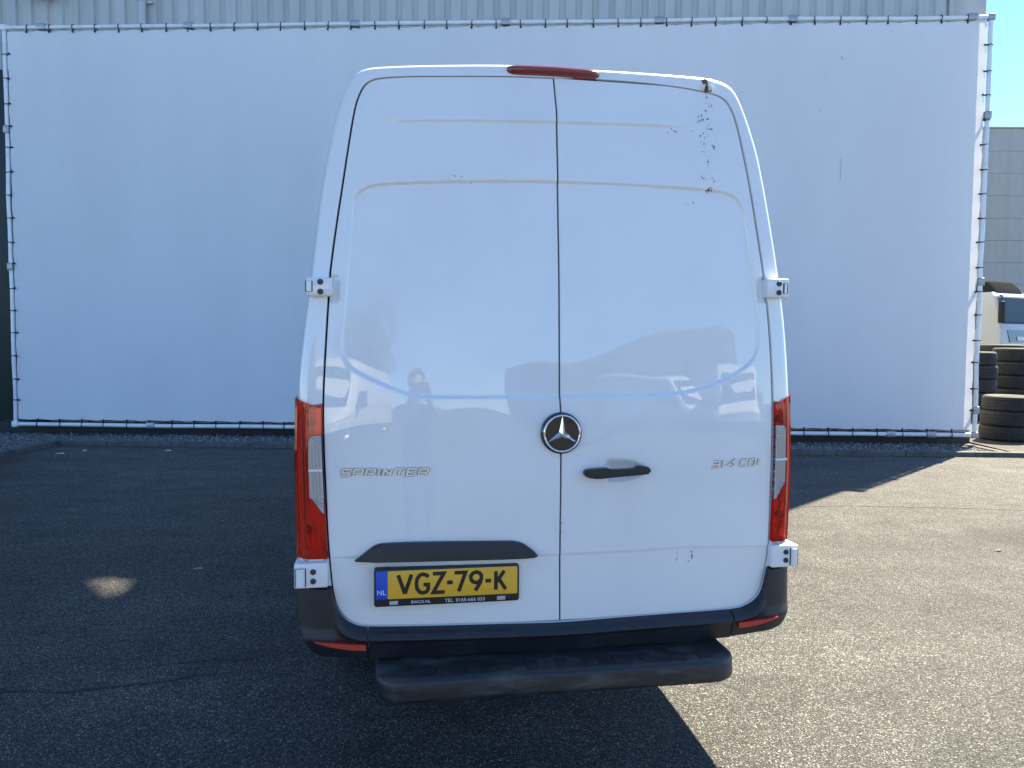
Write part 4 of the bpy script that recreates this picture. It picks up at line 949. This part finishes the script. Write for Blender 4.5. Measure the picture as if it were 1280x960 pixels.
# ================================================================ the yard behind the camera (it shows in the doors' reflection)
def copy_tree(o, parent=None):
    c = o.copy(); COL.objects.link(c)
    if parent is not None: c.parent = parent
    for k in list(o.children): copy_tree(k, c)
    return c
for x, y, rz, lab in ((-.6, -13.0, .30, "white van reflected near the left edge of the rear doors"), (10.2, -15.5, -.3, "white van reflected in the lower middle of the right rear door"), (14.5, -11.5, .7, "white van reflected by the right edge of the rear doors")):
    c = copy_tree(van); c.location = (x, y, 0); c.rotation_euler = (0, 0, rz); c['label'] = lab; c['category'] = "van"; c['group'] = "vans reflected in the rear doors"
    for k in list(c.children):
        if k.name.split('.')[0] in ("model_badge", "engine_badge", "licence_plate", "torn_roof_corner", "chipped_paint"):
            for q in list(k.children): bpy.data.objects.remove(q)
            bpy.data.objects.remove(k)
m_brick = mat('dark_brick', (.075, .068, .062), .9)
hall2 = empty("brick_hall", (40, -50, 0), math.radians(-14), label="dark gabled hall reflected in the right rear door", cat="building")
prism_obj("hall_wall", [(-22, 0), (16, 0), (16, 10.5), (9, 11.5), (-22, 5.5)], -9, 0, m_brick, hall2)
for i in range(5): box_obj("hall_window", -11 + i * 4.6, -8.6 + i * 4.6, -.02, .03, 2.6, 4.4, m_glass, hall2)
blk = empty("storage_block", (-13, -32, 0), .1, label="low dark block reflected in the left rear door", cat="building")
box_obj("block_wall", -5, 5, -5, 0, 0, 6.2, m_brick, blk, .02); box_obj("block_door", -1.6, 1.6, -.02, .04, 0, 3.4, m_darkgreen, blk)
tree = empty("tree", (-1.2, -30, 0), 0, label="leafy tree reflected between the rear doors", cat="tree")
m_bark = mat("bark", (.07, .055, .04), .9); m_leaves = mat("green_leaves", (.05, .085, .03), .7)
tb = bmesh.new(); add_tube(tb, [(0, 0, 0), (.1, 0, 2), (.0, .1, 4.2), (.2, 0, 6.2)], [.24, .18, .13, .05], 10)
for k in range(7):
    a = k * .9; add_tube(tb, [(.03, .05, 2.6 + k * .4), (.8 * math.cos(a), .8 * math.sin(a), 3.6 + k * .45), (1.6 * math.cos(a + .2), 1.6 * math.sin(a + .2), 4.3 + k * .45)], [.08, .05, .02], 6)
bm_obj("trunk", tb, m_bark, tree, 60)
V, F = [], []
for k in range(7000):
    q = rng.normal(size=3); q /= np.linalg.norm(q); rad = (rng.random() ** .4) * (1 + .25 * math.sin(q[0] * 5 + q[2] * 7)); c = np.array([q[0] * 2.3 * rad, q[1] * 2.3 * rad, 5.3 + q[2] * 2.6 * rad])
    u = rng.normal(size=3); u /= np.linalg.norm(u); w = np.cross(u, rng.normal(size=3)); w /= np.linalg.norm(w); s = rng.uniform(.06, .12); b = len(V)
    V += [c - u * s, c + w * s * .5, c + u * s, c - w * s * .5]; F.append((b, b + 1, b + 2, b + 3))
mesh_obj("crown", V, F, m_leaves, tree)

# ================================================================ the photographer (seen only as a reflection)
m_skin = mat("skin", (.45, .28, .21), .5); m_shirt = mat("dark_shirt", (.03, .035, .045), .8); m_jeans = mat("dark_trousers", (.03, .04, .07), .85); m_hair = mat("brown_hair", (.04, .028, .02), .7); m_shoe = mat("black_shoe", (.02, .02, .02), .6)
pr_ = empty("person", (-.02, -.44, 0), 0, label="person in dark clothes holding up a phone, reflected in the left rear door", cat="person")
J = dict(pel=(0, 0, .95), wai=(0, -.01, 1.10), che=(0, 0, 1.32), nek=(0, .0, 1.47), hd0=(0, .02, 1.56), hd1=(0, .03, 1.66), top=(0, .01, 1.74))
E_ = [("pel", "wai"), ("wai", "che"), ("che", "nek"), ("nek", "hd0"), ("hd0", "hd1"), ("hd1", "top")]
RAD = dict(pel=(.16, .12), wai=(.145, .105), che=(.165, .115), nek=(.058, .06), hd0=(.066, .082), hd1=(.078, .095), top=(.05, .06))
for s, n_ in ((-1, "l"), (1, "r")):
    J.update({n_ + "sh": (s * .19, 0, 1.41), n_ + "el": (s * .25, .12, 1.20), n_ + "wr": (s * .10, .29, 1.47), n_ + "ha": (s * .075, .33, 1.54), n_ + "hip": (s * .095, 0, .90), n_ + "kn": (s * .105, .02, .50), n_ + "an": (s * .11, -.02, .10), n_ + "to": (s * .13, .15, .045)})
    RAD.update({n_ + "sh": (.062, .062), n_ + "el": (.044, .044), n_ + "wr": (.03, .027), n_ + "ha": (.038, .022), n_ + "hip": (.095, .10), n_ + "kn": (.062, .064), n_ + "an": (.042, .046), n_ + "to": (.042, .032)})
    E_ += [("che", n_ + "sh"), (n_ + "sh", n_ + "el"), (n_ + "el", n_ + "wr"), (n_ + "wr", n_ + "ha"), ("pel", n_ + "hip"), (n_ + "hip", n_ + "kn"), (n_ + "kn", n_ + "an"), (n_ + "an", n_ + "to")]
    for f_, (dx, dz) in enumerate(((-.018, .028), (-.006, .036), (.007, .034), (.02, .022))):
        b0 = (s * (.075 + dx * 1.0), .335, 1.54 + dz); b1 = (s * (.072 + dx), .362, 1.555 + dz * 1.6); b2 = (s * (.055 + dx * .8), .385, 1.56 + dz * 1.7)
        for q, p_ in enumerate((b0, b1, b2)): J["%sf%d%d" % (n_, f_, q)] = p_; RAD["%sf%d%d" % (n_, f_, q)] = (.0095 - q * .0012,) * 2
        E_ += [(n_ + "ha", "%sf%d0" % (n_, f_)), ("%sf%d0" % (n_, f_), "%sf%d1" % (n_, f_)), ("%sf%d1" % (n_, f_), "%sf%d2" % (n_, f_))]
    for q, p_ in enumerate(((s * .050, .325, 1.525), (s * .038, .345, 1.545), (s * .034, .352, 1.57))): J["%st%d" % (n_, q)] = p_; RAD["%st%d" % (n_, q)] = (.011 - q * .0015,) * 2
    E_ += [(n_ + "ha", n_ + "t0"), (n_ + "t0", n_ + "t1"), (n_ + "t1", n_ + "t2")]
keys = list(J); me = bpy.data.meshes.new("body"); me.from_pydata([J[k] for k in keys], [(keys.index(a), keys.index(b)) for a, b in E_], []); ob = bpy.data.objects.new("body_rig", me); COL.objects.link(ob)
sk = ob.modifiers.new("skin", 'SKIN'); sb = ob.modifiers.new("sub", 'SUBSURF'); sb.levels = 2; sb.render_levels = 2
for i, k in enumerate(keys): me.skin_vertices[0].data[i].radius = RAD[k]; me.skin_vertices[0].data[i].use_root = (k == "pel")
bpy.context.view_layer.update()
bme = bpy.data.meshes.new_from_object(ob.evaluated_get(bpy.context.evaluated_depsgraph_get())); bpy.data.objects.remove(ob)
bme.materials.clear()
for m in (m_skin, m_shirt, m_jeans, m_shoe): bme.materials.append(m)
for p in bme.polygons:
    c = p.center; p.use_smooth = True
    p.material_index = 3 if c.z < .085 else 2 if c.z < .98 else 0 if (c.z > 1.465 and abs(c.x) < .14) or (c.y > .20) else 1
link("body", bme, None, pr_)
hb = bmesh.new(); bmesh.ops.create_icosphere(hb, subdivisions=3, radius=1)
for v_ in list(hb.verts):
    if v_.co.z < -.25 and v_.co.y > -.3 or v_.co.z < -.6 or (v_.co.y > .62 and v_.co.z < .45): hb.verts.remove(v_)
for v_ in hb.verts: v_.co = Vector((v_.co.x * .088, .012 + v_.co.y * .108, 1.672 + v_.co.z * .102))
bm_obj("hair", hb, m_hair, pr_, 60)
for s in (-1, 1):
    bm = bmesh.new(); bmesh.ops.create_uvsphere(bm, u_segments=12, v_segments=8, radius=.0115)
    for v_ in bm.verts: v_.co += Vector((s * .031, .103, 1.642))
    bm_obj("eye", bm, m_white_print, pr_, 60)
bm = bmesh.new(); add_tube(bm, [(0, .098, 1.655), (0, .121, 1.612), (0, .104, 1.602)], [.008, .015, .010], 8); bm_obj("nose", bm, m_skin, pr_, 60)
bm = bmesh.new(); add_tube(bm, [(-.026, .098, 1.572), (0, .107, 1.570), (.026, .098, 1.572)], [.003, .006, .003], 8); bm_obj("mouth", bm, mat("lips", (.35, .15, .13), .5), pr_, 60)
ph = empty("phone", (-.02, -.06, 1.60), 0, label="black phone held up by the reflected person", cat="phone")
box_obj("phone_body", -.074, .074, -.008, 0, -.036, .036, m_gloss_black, ph, .003)
